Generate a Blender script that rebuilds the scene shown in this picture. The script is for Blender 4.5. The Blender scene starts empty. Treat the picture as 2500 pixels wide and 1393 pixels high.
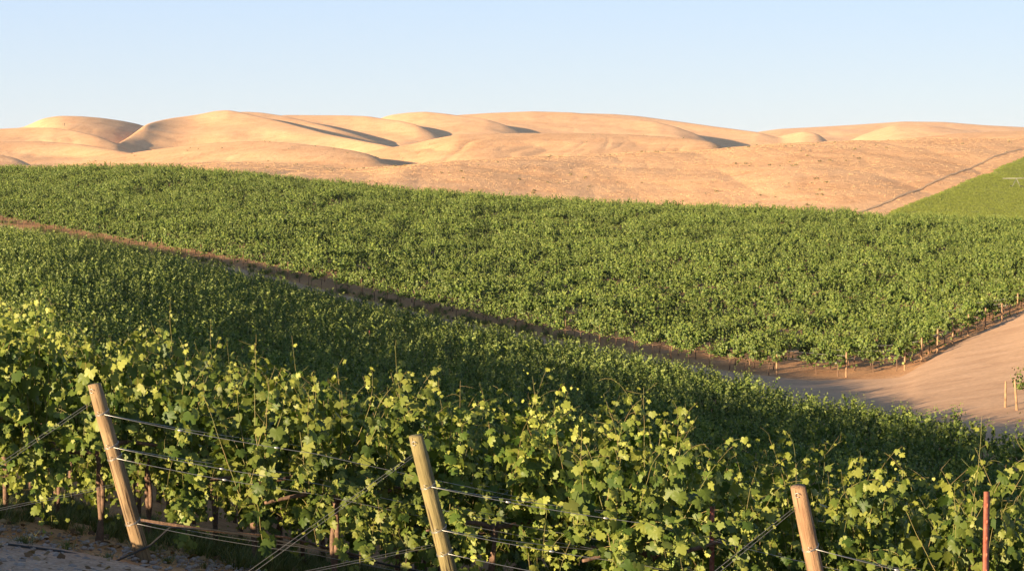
import bpy, math, random
import numpy as np
from mathutils import Vector
R = math.radians
random.seed(7)
rng = np.random.default_rng(7)
sc = bpy.context.scene
col = sc.collection

# ------------------------------------------------------------------ camera, sky, sun, exposure
CZ = 16.0                       # eye level above the valley datum
F = 4500.0                      # focal length in photo pixels (photo 2500 x 1393)
TP = (696.5 - 430.0) / F        # horizon sits at row 430
PITCH = math.atan(TP)
cd = bpy.data.cameras.new('camera'); cam = bpy.data.objects.new('camera', cd); col.objects.link(cam)
cam.location = (0, 0, CZ); cam.rotation_euler = (math.pi/2 - PITCH, 0, 0)
cd.sensor_width = 36; cd.lens = 36*F/2500; cd.clip_end = 20000; cd.clip_start = 0.1
sc.camera = cam

SUN_EL = R(8.2); SUN_BETA = R(43)      # light travels towards +x+y at SUN_BETA from +x
sx, sy = -math.cos(SUN_BETA), -math.sin(SUN_BETA)   # direction towards the sun
w = bpy.data.worlds.new('World'); sc.world = w; w.use_nodes = True
nt = w.node_tree
sky = nt.nodes.new('ShaderNodeTexSky'); sky.sky_type = 'NISHITA'; sky.sun_disc = False
sky.sun_elevation = SUN_EL; sky.sun_rotation = math.atan2(sx, sy)
sky.altitude = 300; sky.air_density = 1.0; sky.dust_density = 0.25; sky.ozone_density = 1.8
bg = nt.nodes['Background']; bg.inputs['Strength'].default_value = 0.07
tcw = nt.nodes.new('ShaderNodeTexCoord'); sxyz = nt.nodes.new('ShaderNodeSeparateXYZ'); nt.links.new(tcw.outputs['Generated'], sxyz.inputs[0])
wr_ = nt.nodes.new('ShaderNodeValToRGB'); nt.links.new(sxyz.outputs['Z'], wr_.inputs[0])
for k_, (p__, c_) in enumerate([(0.0, (.79, .86, .91)), (.045, (.73, .845, .975)), (.10, (.62, .79, 1.05)), (.35, (.24, .38, .62)), (1.0, (.09, .16, .32))]):
    if k_ > 1: wr_.color_ramp.elements.new(p__)
    e_ = wr_.color_ramp.elements[k_]; e_.position = p__; e_.color = (*c_, 1)
sc_ = nt.nodes.new('ShaderNodeVectorMath'); sc_.operation = 'SCALE'; sc_.inputs['Scale'].default_value = 4.6; nt.links.new(wr_.outputs[0], sc_.inputs[0])
mw = nt.nodes.new('ShaderNodeMix'); mw.data_type = 'RGBA'; mw.inputs[0].default_value = .88
nt.links.new(sky.outputs[0], mw.inputs[6]); nt.links.new(sc_.outputs[0], mw.inputs[7]); nt.links.new(mw.outputs[2], bg.inputs[0])
sd = bpy.data.lights.new('sun', 'SUN'); sun = bpy.data.objects.new('sun', sd); col.objects.link(sun)
sd.energy = 5.0; sd.angle = R(0.5); sd.color = (1.0, 0.78, 0.50)
sun.rotation_euler = Vector((sx*math.cos(SUN_EL), sy*math.cos(SUN_EL), math.sin(SUN_EL))).to_track_quat('Z', 'Y').to_euler()
sc.view_settings.view_transform = 'Standard'; sc.view_settings.look = 'None'
sc.view_settings.exposure = 1.62; sc.view_settings.gamma = 1.0
sc.render.engine = 'CYCLES'
sc.cycles.max_bounces = 6; sc.cycles.diffuse_bounces = 3; sc.cycles.transmission_bounces = 4; sc.cycles.transparent_max_bounces = 4

# ------------------------------------------------------------------ helpers
def ray(px, py):
    a = (px - 1250.0)/F; b = (696.5 - py)/F
    return a, math.cos(PITCH) + b*math.sin(PITCH), -math.sin(PITCH) + b*math.cos(PITCH)
def P(px, py, d):
    a, y, z = ray(px, py); return Vector((a*d/y, d, CZ + z*d/y))
def zof(py, d): a, y, z = ray(1250, py); return z*d/y      # height relative to the eye
def tag(o, label=None, cat=None, group=None, kind=None):
    if label: o['label'] = label
    if cat: o['category'] = cat
    if group: o['group'] = group
    if kind: o['kind'] = kind
    return o
def empty(name, loc, rz=0.0):
    o = bpy.data.objects.new(name, None); col.objects.link(o); o.location = loc; o.rotation_euler = (0, 0, rz)
    o.empty_display_size = .1
    return o
def mesh_np(name, V, Fc, mat, attrs=None, smooth=False):
    """Fc: (n,3) or (n,4) array of one face size, or a list of such arrays."""
    me = bpy.data.meshes.new(name)
    Fs = Fc if isinstance(Fc, list) else [Fc]
    Fs = [np.asarray(f, dtype=np.int32) for f in Fs if len(f)]
    V = np.asarray(V, dtype=np.float32)
    me.vertices.add(len(V)); me.vertices.foreach_set('co', V.ravel())
    tot = sum(f.size for f in Fs); nf = sum(len(f) for f in Fs)
    me.loops.add(tot); me.loops.foreach_set('vertex_index', np.concatenate([f.ravel() for f in Fs]))
    me.polygons.add(nf)
    sizes = np.concatenate([np.full(len(f), f.shape[1], dtype=np.int32) for f in Fs])
    starts = np.concatenate([[0], np.cumsum(sizes)[:-1]]).astype(np.int32)
    me.polygons.foreach_set('loop_start', starts)
    try: me.polygons.foreach_set('loop_total', sizes)
    except Exception: pass
    if smooth: me.polygons.foreach_set('use_smooth', np.ones(nf, dtype=bool))
    for k, a in (attrs or {}).items():
        at = me.attributes.new(k, 'FLOAT', 'POINT'); at.data.foreach_set('value', np.asarray(a, dtype=np.float32))
    me.update(calc_edges=True); me.validate()
    if mat: me.materials.append(mat)
    return me
def obj(name, me, parent=None, loc=None):
    o = bpy.data.objects.new(name, me); col.objects.link(o)
    if parent: o.parent = parent
    if loc is not None: o.location = loc
    return o

class MB:
    def __init__(s): s.V = []; s.F3 = []; s.F4 = []; s.n = 0; s.t = []
    def add(s, V, F3=None, F4=None, t=0.0):
        V = np.asarray(V, dtype=float)
        if F3 is not None and len(F3): s.F3.append(np.asarray(F3)+s.n)
        if F4 is not None and len(F4): s.F4.append(np.asarray(F4)+s.n)
        s.V.append(V); s.t.append(np.broadcast_to(np.asarray(t, dtype=float), (len(V),))); s.n += len(V)
    def tube(s, pts, rad, n=6, cap=True, t=0.0):
        pts = np.asarray(pts, dtype=float); m = len(pts)
        rad = np.broadcast_to(np.asarray(rad, dtype=float), (m,))
        tan = np.gradient(pts, axis=0); tan /= np.linalg.norm(tan, axis=1)[:, None]+1e-9
        ref = np.array([0, 0, 1.0]) if abs(tan[0][2]) < .9 else np.array([1.0, 0, 0])
        V = []
        a = np.arange(n)*2*np.pi/n
        for i in range(m):
            u = np.cross(tan[i], ref); u /= np.linalg.norm(u)+1e-9; v = np.cross(tan[i], u); ref = np.cross(u, tan[i])
            V.append(pts[i] + rad[i]*(np.cos(a)[:, None]*u + np.sin(a)[:, None]*v))
        V = np.concatenate(V)
        i, j = np.meshgrid(np.arange(m-1), np.arange(n), indexing='ij')
        j2 = (j+1) % n
        Q = np.stack([i*n+j, i*n+j2, (i+1)*n+j2, (i+1)*n+j], -1).reshape(-1, 4)
        F3 = []
        if cap:
            V = np.concatenate([V, pts[:1], pts[-1:]])
            c0, c1 = m*n, m*n+1
            for k in range(n):
                F3.append((c0, (k+1) % n, k)); F3.append((c1, (m-1)*n+k, (m-1)*n+(k+1) % n))
        s.add(V, F3, Q, t)
    def box(s, c, size, rz=0.0, t=0.0):
        c = np.asarray(c, float); hx, hy, hz = np.asarray(size)/2
        V = np.array([(x, y, z) for x in (-hx, hx) for y in (-hy, hy) for z in (-hz, hz)])
        cr, sr = math.cos(rz), math.sin(rz)
        V = np.stack([V[:, 0]*cr-V[:, 1]*sr, V[:, 0]*sr+V[:, 1]*cr, V[:, 2]], 1)+c
        s.add(V, None, [(0, 1, 3, 2), (4, 6, 7, 5), (0, 4, 5, 1), (2, 3, 7, 6), (0, 2, 6, 4), (1, 5, 7, 3)], t)
    def build(s, name, mat, attr=None, smooth=False):
        fs = []
        if s.F3: fs.append(np.concatenate(s.F3))
        if s.F4: fs.append(np.concatenate(s.F4))
        return mesh_np(name, np.concatenate(s.V), fs, mat, {attr: np.concatenate(s.t)} if attr else None, smooth)

# value noise
_lat = np.random.default_rng(11).random((256, 256))
def vnoise(x, y):
    xi = np.floor(x).astype(int); yi = np.floor(y).astype(int); fx = x-xi; fy = y-yi
    fx = fx*fx*(3-2*fx); fy = fy*fy*(3-2*fy)
    g = lambda a, b: _lat[a & 255, b & 255]
    return (g(xi, yi)*(1-fx)+g(xi+1, yi)*fx)*(1-fy)+(g(xi, yi+1)*(1-fx)+g(xi+1, yi+1)*fx)*fy
def fbm(x, y, o=4):
    r = 0; a = .5
    for k in range(o): r = r + a*(vnoise(x, y)*2-1); x = x*2.03+17.3; y = y*2.03+5.1; a *= .5
    return r
def ridged(x, y, o=3):
    r = 0; a = .5
    for k in range(o): r = r + a*(1-abs(vnoise(x, y)*2-1))**2; x = x*2.1+9.3; y = y*2.1+3.1; a *= .5
    return r

# ------------------------------------------------------------------ materials
def newmat(name):
    m = bpy.data.materials.new(name); m.use_nodes = True; t = m.node_tree
    return m, t, t.nodes, t.links, t.nodes['Principled BSDF']
def ramp(N, stops):
    r = N.new('ShaderNodeValToRGB'); e = r.color_ramp.elements
    while len(e) < len(stops): e.new(.5)
    for k, (p, c) in enumerate(stops): e[k].position = p; e[k].color = (*c, 1)
    return r
def noise(N, L, scale, detail=4, rough=.55, vec=None, dist=0):
    n = N.new('ShaderNodeTexNoise'); n.inputs['Scale'].default_value = scale; n.inputs['Detail'].default_value = detail
    n.inputs['Roughness'].default_value = rough; n.inputs['Distortion'].default_value = dist
    if vec is not None: L.new(vec, n.inputs['Vector'])
    return n
def mixc(N, L, fac, a, b, mode='MIX'):
    m = N.new('ShaderNodeMix'); m.data_type = 'RGBA'; m.blend_type = mode
    for s, v in ((m.inputs[0], fac), (m.inputs[6], a), (m.inputs[7], b)):
        if hasattr(v, 'is_linked') or hasattr(v, 'node'): L.new(v, s)
        else: s.default_value = v if not isinstance(v, tuple) else (*v, 1)[:4]
    return m.outputs[2]
def position(N): return N.new('ShaderNodeNewGeometry').outputs['Position']
def bump(N, L, h, dist, strength, bs):
    b = N.new('ShaderNodeBump'); b.inputs['Distance'].default_value = dist; b.inputs['Strength'].default_value = strength
    L.new(h, b.inputs['Height']); L.new(b.outputs[0], bs.inputs['Normal']); return b

def leaf_mat(name, dark, mid, light, tip, trans=.2, gloss=.25):
    m, t, N, L, bs = newmat(name)
    a = N.new('ShaderNodeAttribute'); a.attribute_name = 'rnd'
    tp = N.new('ShaderNodeAttribute'); tp.attribute_name = 'tip'
    oi = N.new('ShaderNodeObjectInfo')
    r = ramp(N, [(0, dark), (.5, mid), (1, light)]); L.new(a.outputs['Fac'], r.inputs[0])
    c = mixc(N, L, tp.outputs['Fac'], r.outputs[0], tip)
    hs = N.new('ShaderNodeHueSaturation'); L.new(c, hs.inputs['Color'])
    mr = N.new('ShaderNodeMapRange'); mr.inputs[3].default_value = .8; mr.inputs[4].default_value = 1.22
    L.new(oi.outputs['Random'], mr.inputs[0]); L.new(mr.outputs[0], hs.inputs['Value'])
    c = hs.outputs[0]
    L.new(c, bs.inputs['Base Color']); bs.inputs['Roughness'].default_value = .5
    bs.inputs['Specular IOR Level'].default_value = gloss
    tr = N.new('ShaderNodeBsdfTranslucent')
    tc = mixc(N, L, 1.0, c, (1.35, 1.5, .55), 'MULTIPLY'); L.new(tc, tr.inputs[0])
    mx = N.new('ShaderNodeMixShader'); mx.inputs[0].default_value = trans
    L.new(bs.outputs[0], mx.inputs[1]); L.new(tr.outputs[0], mx.inputs[2])
    L.new(mx.outputs[0], N['Material Output'].inputs[0])
    return m
M = {}
M['leaf'] = leaf_mat('vine leaf', (.04, .075, .012), (.115, .15, .025), (.235, .25, .052), (.29, .30, .055))
M['leaf_far'] = leaf_mat('vine leaf far', (.042, .072, .014), (.095, .138, .026), (.18, .215, .045), (.22, .25, .06))
def simple(name, c1, c2, scale, rough=.8, bd=.01, bstr=.5, metal=0, detail=4):
    m, t, N, L, bs = newmat(name)
    tc = N.new('ShaderNodeTexCoord')
    n = noise(N, L, scale, detail, .6, tc.outputs['Object'])
    r = ramp(N, [(.3, c1), (.7, c2)]); L.new(n.outputs[0], r.inputs[0]); L.new(r.outputs[0], bs.inputs['Base Color'])
    bs.inputs['Roughness'].default_value = rough; bs.inputs['Metallic'].default_value = metal
    if bd: bump(N, L, n.outputs[0], bd, bstr, bs)
    return m
M['cane'] = simple('green cane', (.17, .19, .05), (.28, .18, .07), 6, .6, 0)
M['bark'] = simple('vine bark', (.09, .05, .03), (.21, .125, .08), 30, .9, .01, .8)
M['grape'] = simple('green grape', (.16, .24, .05), (.26, .34, .08), 40, .35, 0)
M['steel'] = simple('galvanised wire', (.34, .33, .31), (.52, .50, .47), 80, .45, 0, metal=.8)
M['dark_steel'] = simple('dull wire', (.20, .19, .18), (.34, .32, .30), 80, .5, 0, metal=.7)
M['hose'] = simple('black drip hose', (.02, .02, .02), (.05, .045, .04), 20, .5, 0)
M['red_steel'] = simple('rusty red steel', (.24, .055, .028), (.34, .12, .07), 25, .6, .003, .5)
M['tie'] = simple('green tie tape', (.01, .16, .11), (.03, .25, .18), 20, .5, 0)
M['stone'] = simple('roadside stone', (.22, .17, .14), (.42, .34, .28), 12, .9, .01, .6)
M['weed'] = leaf_mat('weed', (.05, .08, .02), (.10, .14, .04), (.2, .2, .08), (.3, .27, .1), .2)
def wood_mat(name, c1, c2, c3):
    m, t, N, L, bs = newmat(name)
    tc = N.new('ShaderNodeTexCoord'); mp = N.new('ShaderNodeMapping'); mp.inputs['Scale'].default_value = (24, 24, 1.6)
    L.new(tc.outputs['Object'], mp.inputs[0])
    n = noise(N, L, 1.6, 7, .65, mp.outputs[0], .3)
    r = ramp(N, [(.25, c1), (.5, c2), (.75, c3)]); L.new(n.outputs[0], r.inputs[0])
    n2 = noise(N, L, 3.0, 3, .5, tc.outputs['Object'])
    r2 = ramp(N, [(.35, (.58, .56, .54)), (.65, (1.12, 1.06, 1))]); L.new(n2.outputs[0], r2.inputs[0])
    c = mixc(N, L, 1.0, r.outputs[0], r2.outputs[0], 'MULTIPLY')
    mp3 = N.new('ShaderNodeMapping'); mp3.inputs['Scale'].default_value = (60, 60, 2.2); L.new(tc.outputs['Object'], mp3.inputs[0])
    n3 = noise(N, L, 1.0, 2, .5, mp3.outputs[0])
    r3 = ramp(N, [(.36, (.28, .24, .2)), (.43, (1, 1, 1))]); L.new(n3.outputs[0], r3.inputs[0])
    c = mixc(N, L, 1.0, c, r3.outputs[0], 'MULTIPLY')
    L.new(c, bs.inputs['Base Color']); bs.inputs['Roughness'].default_value = .85
    bump(N, L, n.outputs[0], .015, 1.0, bs); return m
M['post_a'] = wood_mat('weathered post', (.19, .12, .06), (.28, .19, .10), (.36, .27, .155))
M['post_b'] = wood_mat('greenish treated post', (.145, .12, .05), (.23, .19, .08), (.30, .25, .12))
M['post_c'] = wood_mat('reddish grained post', (.22, .11, .06), (.31, .19, .105), (.38, .28, .17))
M['post_far'] = wood_mat('row end post', (.26, .15, .08), (.37, .23, .13), (.45, .31, .18))

def soil_mat():
    m, t, N, L, bs = newmat('vineyard soil'); p = position(N)
    n1 = noise(N, L, .35, 6, .6, p); n2 = noise(N, L, 6, 8, .75, p)
    r1 = ramp(N, [(.35, (.52, .27, .13)), (.65, (.66, .38, .20))]); L.new(n1.outputs[0], r1.inputs[0])
    r2 = ramp(N, [(.3, (.62, .58, .55)), (.6, (1.05, 1.03, 1))]); L.new(n2.outputs[0], r2.inputs[0])
    c = mixc(N, L, 1.0, r1.outputs[0], r2.outputs[0], 'MULTIPLY')
    vo = N.new('ShaderNodeTexVoronoi'); vo.inputs['Scale'].default_value = 22; L.new(p, vo.inputs['Vector'])
    r3 = ramp(N, [(.12, (.55, .5, .46)), (.3, (1, 1, 1))]); L.new(vo.outputs['Distance'], r3.inputs[0])
    L.new(c, bs.inputs['Base Color']); bs.inputs['Roughness'].default_value = .95; bs.inputs['Specular IOR Level'].default_value = .1
    ad = N.new('ShaderNodeMath'); ad.operation = 'ADD'; L.new(n2.outputs[0], ad.inputs[0]); L.new(vo.outputs['Distance'], ad.inputs[1])
    bump(N, L, ad.outputs[0], .05, .6, bs); return m
M['soil'] = soil_mat()
def dirt_road_mat():
    m, t, N, L, bs = newmat('packed dirt'); p = position(N)
    mp = N.new('ShaderNodeMapping'); mp.inputs['Rotation'].default_value = (0, 0, R(-52)); mp.inputs['Scale'].default_value = (.12, .55, 1)
    L.new(p, mp.inputs[0])
    n1 = noise(N, L, 1.0, 6, .6, mp.outputs[0], .4); n2 = noise(N, L, 3, 8, .7, p)
    r1 = ramp(N, [(.3, (.50, .30, .18)), (.5, (.60, .375, .225)), (.7, (.68, .435, .27))]); L.new(n1.outputs[0], r1.inputs[0])
    r2 = ramp(N, [(.3, (.8, .78, .76)), (.65, (1.05, 1.03, 1))]); L.new(n2.outputs[0], r2.inputs[0])
    c = mixc(N, L, 1.0, r1.outputs[0], r2.outputs[0], 'MULTIPLY')
    L.new(c, bs.inputs['Base Color']); bs.inputs['Roughness'].default_value = .95; bs.inputs['Specular IOR Level'].default_value = .1
    bump(N, L, n1.outputs[0], .12, .5, bs); return m
M['dirt'] = dirt_road_mat()
def gravel_mat():
    m, t, N, L, bs = newmat('gravel road'); p = position(N)
    vo = N.new('ShaderNodeTexVoronoi'); vo.inputs['Scale'].default_value = 38; L.new(p, vo.inputs['Vector'])
    n2 = noise(N, L, 2.2, 6, .7, p)
    r1 = ramp(N, [(0, (.36, .22, .14)), (.5, (.52, .35, .24)), (1, (.64, .46, .35))]); L.new(vo.outputs['Color'], r1.inputs[0])
    r2 = ramp(N, [(.35, (.7, .66, .62)), (.65, (1.1, 1.04, .98))]); L.new(n2.outputs[0], r2.inputs[0])
    c = mixc(N, L, 1.0, r1.outputs[0], r2.outputs[0], 'MULTIPLY')
    L.new(c, bs.inputs['Base Color']); bs.inputs['Roughness'].default_value = .95
    bump(N, L, vo.outputs['Distance'], .02, .8, bs); return m
M['gravel'] = gravel_mat()
def gold_mat():
    m, t, N, L, bs = newmat('dry golden grass'); p = position(N)
    n1 = noise(N, L, .012, 5, .6, p)
    r1 = ramp(N, [(.35, (.80, .46, .235)), (.65, (.86, .515, .275))]); L.new(n1.outputs[0], r1.inputs[0])
    mp = N.new('ShaderNodeMapping'); mp.inputs['Scale'].default_value = (.45, .14, .6); L.new(p, mp.inputs[0])
    n2 = noise(N, L, 1.0, 8, .72, mp.outputs[0])
    r2 = ramp(N, [(.28, (.80, .72, .66)), (.46, (.98, .97, .95)), (.72, (1.1, 1.1, 1.08))]); L.new(n2.outputs[0], r2.inputs[0])
    c = mixc(N, L, 1.0, r1.outputs[0], r2.outputs[0], 'MULTIPLY')
    n3 = noise(N, L, .06, 5, .65, p); r3 = ramp(N, [(.3, (.88, .8, .76)), (.55, (1, 1, 1))]); L.new(n3.outputs[0], r3.inputs[0])
    c = mixc(N, L, 1.0, c, r3.outputs[0], 'MULTIPLY')
    L.new(c, bs.inputs['Base Color']); bs.inputs['Roughness'].default_value = 1; bs.inputs['Specular IOR Level'].default_value = .05
    ad = N.new('ShaderNodeMath'); ad.operation = 'ADD'; L.new(n2.outputs[0], ad.inputs[0]); L.new(n3.outputs[0], ad.inputs[1])
    bump(N, L, ad.outputs[0], .8, .5, bs); return m
M['gold'] = gold_mat()
def crop_mat():
    m, t, N, L, bs = newmat('green crop'); p = position(N)
    mp = N.new('ShaderNodeMapping'); mp.inputs['Rotation'].default_value = (0, 0, R(20)); mp.inputs['Scale'].default_value = (.9, .08, .5); L.new(p, mp.inputs[0])
    n2 = noise(N, L, .6, 8, .7, mp.outputs[0]); n1 = noise(N, L, .03, 4, .6, p)
    r1 = ramp(N, [(.3, (.17, .20, .025)), (.5, (.23, .25, .035)), (.7, (.29, .29, .05))]); L.new(n2.outputs[0], r1.inputs[0])
    r2 = ramp(N, [(.3, (.85, .9, .85)), (.7, (1.15, 1.05, 1))]); L.new(n1.outputs[0], r2.inputs[0])
    c = mixc(N, L, 1.0, r1.outputs[0], r2.outputs[0], 'MULTIPLY')
    L.new(c, bs.inputs['Base Color']); bs.inputs['Roughness'].default_value = .9
    bump(N, L, n2.outputs[0], .5, .6, bs); return m
M['crop'] = crop_mat()
M['track'] = simple('bare brown track', (.52, .31, .155), (.62, .38, .2), .8, .95, 0)
M['scrub'] = simple('dry scrub', (.12, .11, .05), (.28, .20, .09), 3, .95, 0)

# ------------------------------------------------------------------ the lie of the land
# each layer: list of (photo column, depth in metres, height relative to the eye or ('p', photo row))
def p_(py): return ('p', py)
LAYERS = [
 ([(-700, 0, -1.65), (3200, 0, -1.65)], 0),
 ([(-700, 8, -2.35), (1250, 8, -2.6), (3200, 8, -2.75)], 0),
 ([(-700, 16.8, -2.95), (-345, 16.5, -3.03), (345, 15.4, -3.27), (1100, 14.5, -3.6), (2068, 13.2, -3.80), (3200, 12, -4.1)], 60),
 ([(-700, 19, -3.3), (0, 18.3, -3.47), (665, 17.4, -3.8), (1250, 16.8, -4.12), (2000, 16, -4.5), (2500, 15.5, -4.75), (3200, 15, -5.3)], 60),
 ([(-700, 30, -4.6), (0, 30, -4.9), (600, 30, -6.0), (1250, 30, -6.7), (1900, 30, -7.5), (2500, 30, -8.3), (3200, 30, -9)], 80),
 ([(-700, 50, -5.8), (0, 50, -6.3), (600, 50, -8.5), (1250, 50, -9.5), (1900, 50, -10.6), (2500, 50, -11.3), (3200, 50, -12)], 80),
 ([(-700, 95, -7.2), (0, 95, -7.9), (600, 95, -10.4), (1250, 90, -12.0), (1900, 80, -12.8), (2500, 70, -12.5), (3200, 70, -14)], 80),
 ([(-700, 170, -6), (0, 165, -6.9), (600, 143, -10.3), (900, 135, -11.8), (1250, 122, -12.85), (1600, 112, -13.4), (1900, 105, -13.7), (2100, 98, -13.5), (2300, 90, -13.0), (2500, 82, -12.4), (3200, 80, -13)], 60),
 ([(-700, 215, -6), (0, 200, -7.4), (600, 165, -10.2), (900, 155, -12.2), (1250, 140, -13.2), (1600, 127, -13.8), (1900, 119, -13.9), (2100, 112, -13.9), (2300, 106, -13.2), (2500, 98, -12.6), (3200, 98, -12)], 60),
 ([(-700, 260, -3.5), (0, 222, p_(545)), (300, 200, p_(602)), (600, 182, p_(655)), (900, 167, p_(730)), (1200, 155, p_(793)), (1500, 144, p_(850)), (1800, 134, p_(905)), (2060, 130, p_(921)), (2203, 130, p_(908)), (2320, 137, p_(843)), (2478, 150, p_(765)), (2700, 162, -8.5), (3200, 170, -7)], 35),
 ([(-700, 300, -1.5), (0, 275, -3.6), (600, 255, -5.5), (1250, 225, -9.4), (1900, 205, -10.3), (2500, 205, -10.2), (3200, 215, -9)], 80),
 ([(-700, 360, -1.2), (0, 340, p_(438)), (400, 335, p_(431)), (800, 320, p_(471)), (1200, 300, p_(510)), (1600, 290, p_(531)), (2000, 280, p_(548)), (2500, 270, p_(574)), (3200, 270, p_(600))], 70),
 ([(-700, 440, -7), (0, 430, -7), (1250, 400, -12), (2500, 370, -15), (3200, 370, -17)], 80),
 ([(-700, 540, p_(425)), (0, 540, p_(425)), (400, 540, p_(420)), (600, 530, p_(437)), (900, 520, p_(462)), (1250, 500, p_(496)), (1600, 490, p_(518)), (2000, 450, p_(532)), (2500, 430, p_(560)), (3200, 430, p_(590))], 60),
 ([(-700, 720, p_(415)), (0, 720, p_(415)), (300, 720, p_(411)), (600, 700, p_(411)), (800, 650, p_(425)), (900, 630, p_(424)), (1000, 650, p_(404)), (1116, 700, p_(388)), (1260, 750, p_(378)), (1476, 800, p_(372)), (1650, 820, p_(366)), (1764, 830, p_(359)), (1900, 840, p_(351)), (2150, 850, p_(346)), (2500, 880, p_(345)), (3200, 880, p_(340))], 25),
 ([(-700, 950, p_(412)), (0, 950, p_(410)), (300, 950, p_(404)), (600, 950, p_(395)), (900, 950, p_(412)), (1116, 950, p_(397)), (1260, 960, p_(392)), (1764, 980, p_(374)), (2150, 1000, p_(362)), (2500, 1020, p_(358)), (3200, 1020, p_(350))], 50),
 ([(-700, 1250, p_(412)), (800, 1250, p_(410)), (1250, 1300, p_(398)), (3200, 1300, p_(380))], 50),
 ([(-700, 1700, p_(408)), (800, 1700, p_(400)), (3200, 1700, p_(375))], 50),
 ([(-700, 2500, p_(395)), (800, 2500, p_(385)), (3200, 2500, p_(365))], 50),
 ([(-700, 3600, p_(400)), (3200, 3600, p_(380))], 50),
 ([(-700, 5000, -40), (3200, 5000, -40)], 0),
 ([(-700, 9000, -80), (3200, 9000, -80)], 0),
]
PXG = np.arange(-700, 3201, 6.0)
def gauss(a, s):
    if s <= 0: return a
    k = int(3*s/6)+1; x = np.arange(-k, k+1)*6.0; g = np.exp(-x*x/(2*s*s)); g /= g.sum()
    return np.convolve(np.pad(a, k, mode='edge'), g, mode='valid')
LD = []; LZ = []
for pts, s in LAYERS:
    px = [p[0] for p in pts]; dd = [p[1] for p in pts]
    d = gauss(np.interp(PXG, px, dd), max(s, 30) if s else 0)
    if isinstance(pts[1][2], tuple) or isinstance(pts[-1][2], tuple):
        pys = [p[2][1] if isinstance(p[2], tuple) else 430-(p[2]/p[1])*F for p in pts]
        row = gauss(np.interp(PXG, px, pys), s); z = np.array([zof(r_, q) for r_, q in zip(row, d)])
    else: z = gauss(np.interp(PXG, px, [p[2] for p in pts]), s)
    LD.append(d); LZ.append(z)
LD = np.array(LD); LZ = np.array(LZ)
for k in range(1, len(LD)): LD[k] = np.maximum(LD[k], LD[k-1]+1.0)
def pchip(x, y, q):
    h = np.diff(x); dl = np.diff(y)/h; m = np.zeros(len(x))
    for i in range(1, len(x)-1):
        if dl[i-1]*dl[i] > 0:
            w1 = 2*h[i]+h[i-1]; w2 = h[i]+2*h[i-1]; m[i] = (w1+w2)/(w1/dl[i-1]+w2/dl[i])
    m[0] = dl[0]; m[-1] = dl[-1]
    i = np.clip(np.searchsorted(x, q)-1, 0, len(h)-1); t = (q-x[i])/h[i]
    return ((1+2*t)*(1-t)**2*y[i]+t*(1-t)**2*h[i]*m[i]+t*t*(3-2*t)*y[i+1]+t*t*(t-1)*h[i]*m[i+1])
DG = np.concatenate([np.linspace(0, 60, 241), np.geomspace(60.4, 9000, 900)])
ZG = np.array([pchip(LD[:, c], LZ[:, c], DG) for c in range(len(PXG))])      # (col, depth)
UG = (PXG-1250)/F*1.0
def h(x, y, rough=True):
    x = np.asarray(x, float); y = np.asarray(y, float)
    u = x/np.maximum(y, 8.0); d = np.clip(y, 0, 8990)
    cu = np.clip((u-UG[0])/(UG[1]-UG[0]), 0, len(UG)-1.001); i = cu.astype(int); fu = cu-i
    j = np.clip(np.searchsorted(DG, d)-1, 0, len(DG)-2); fd = (d-DG[j])/(DG[j+1]-DG[j])
    z = (ZG[i, j]*(1-fu)+ZG[i+1, j]*fu)*(1-fd)+(ZG[i, j+1]*(1-fu)+ZG[i+1, j+1]*fu)*fd
    return z + CZ
def hs(x, y): return float(h(np.array([x]), np.array([y]))[0])

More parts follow.
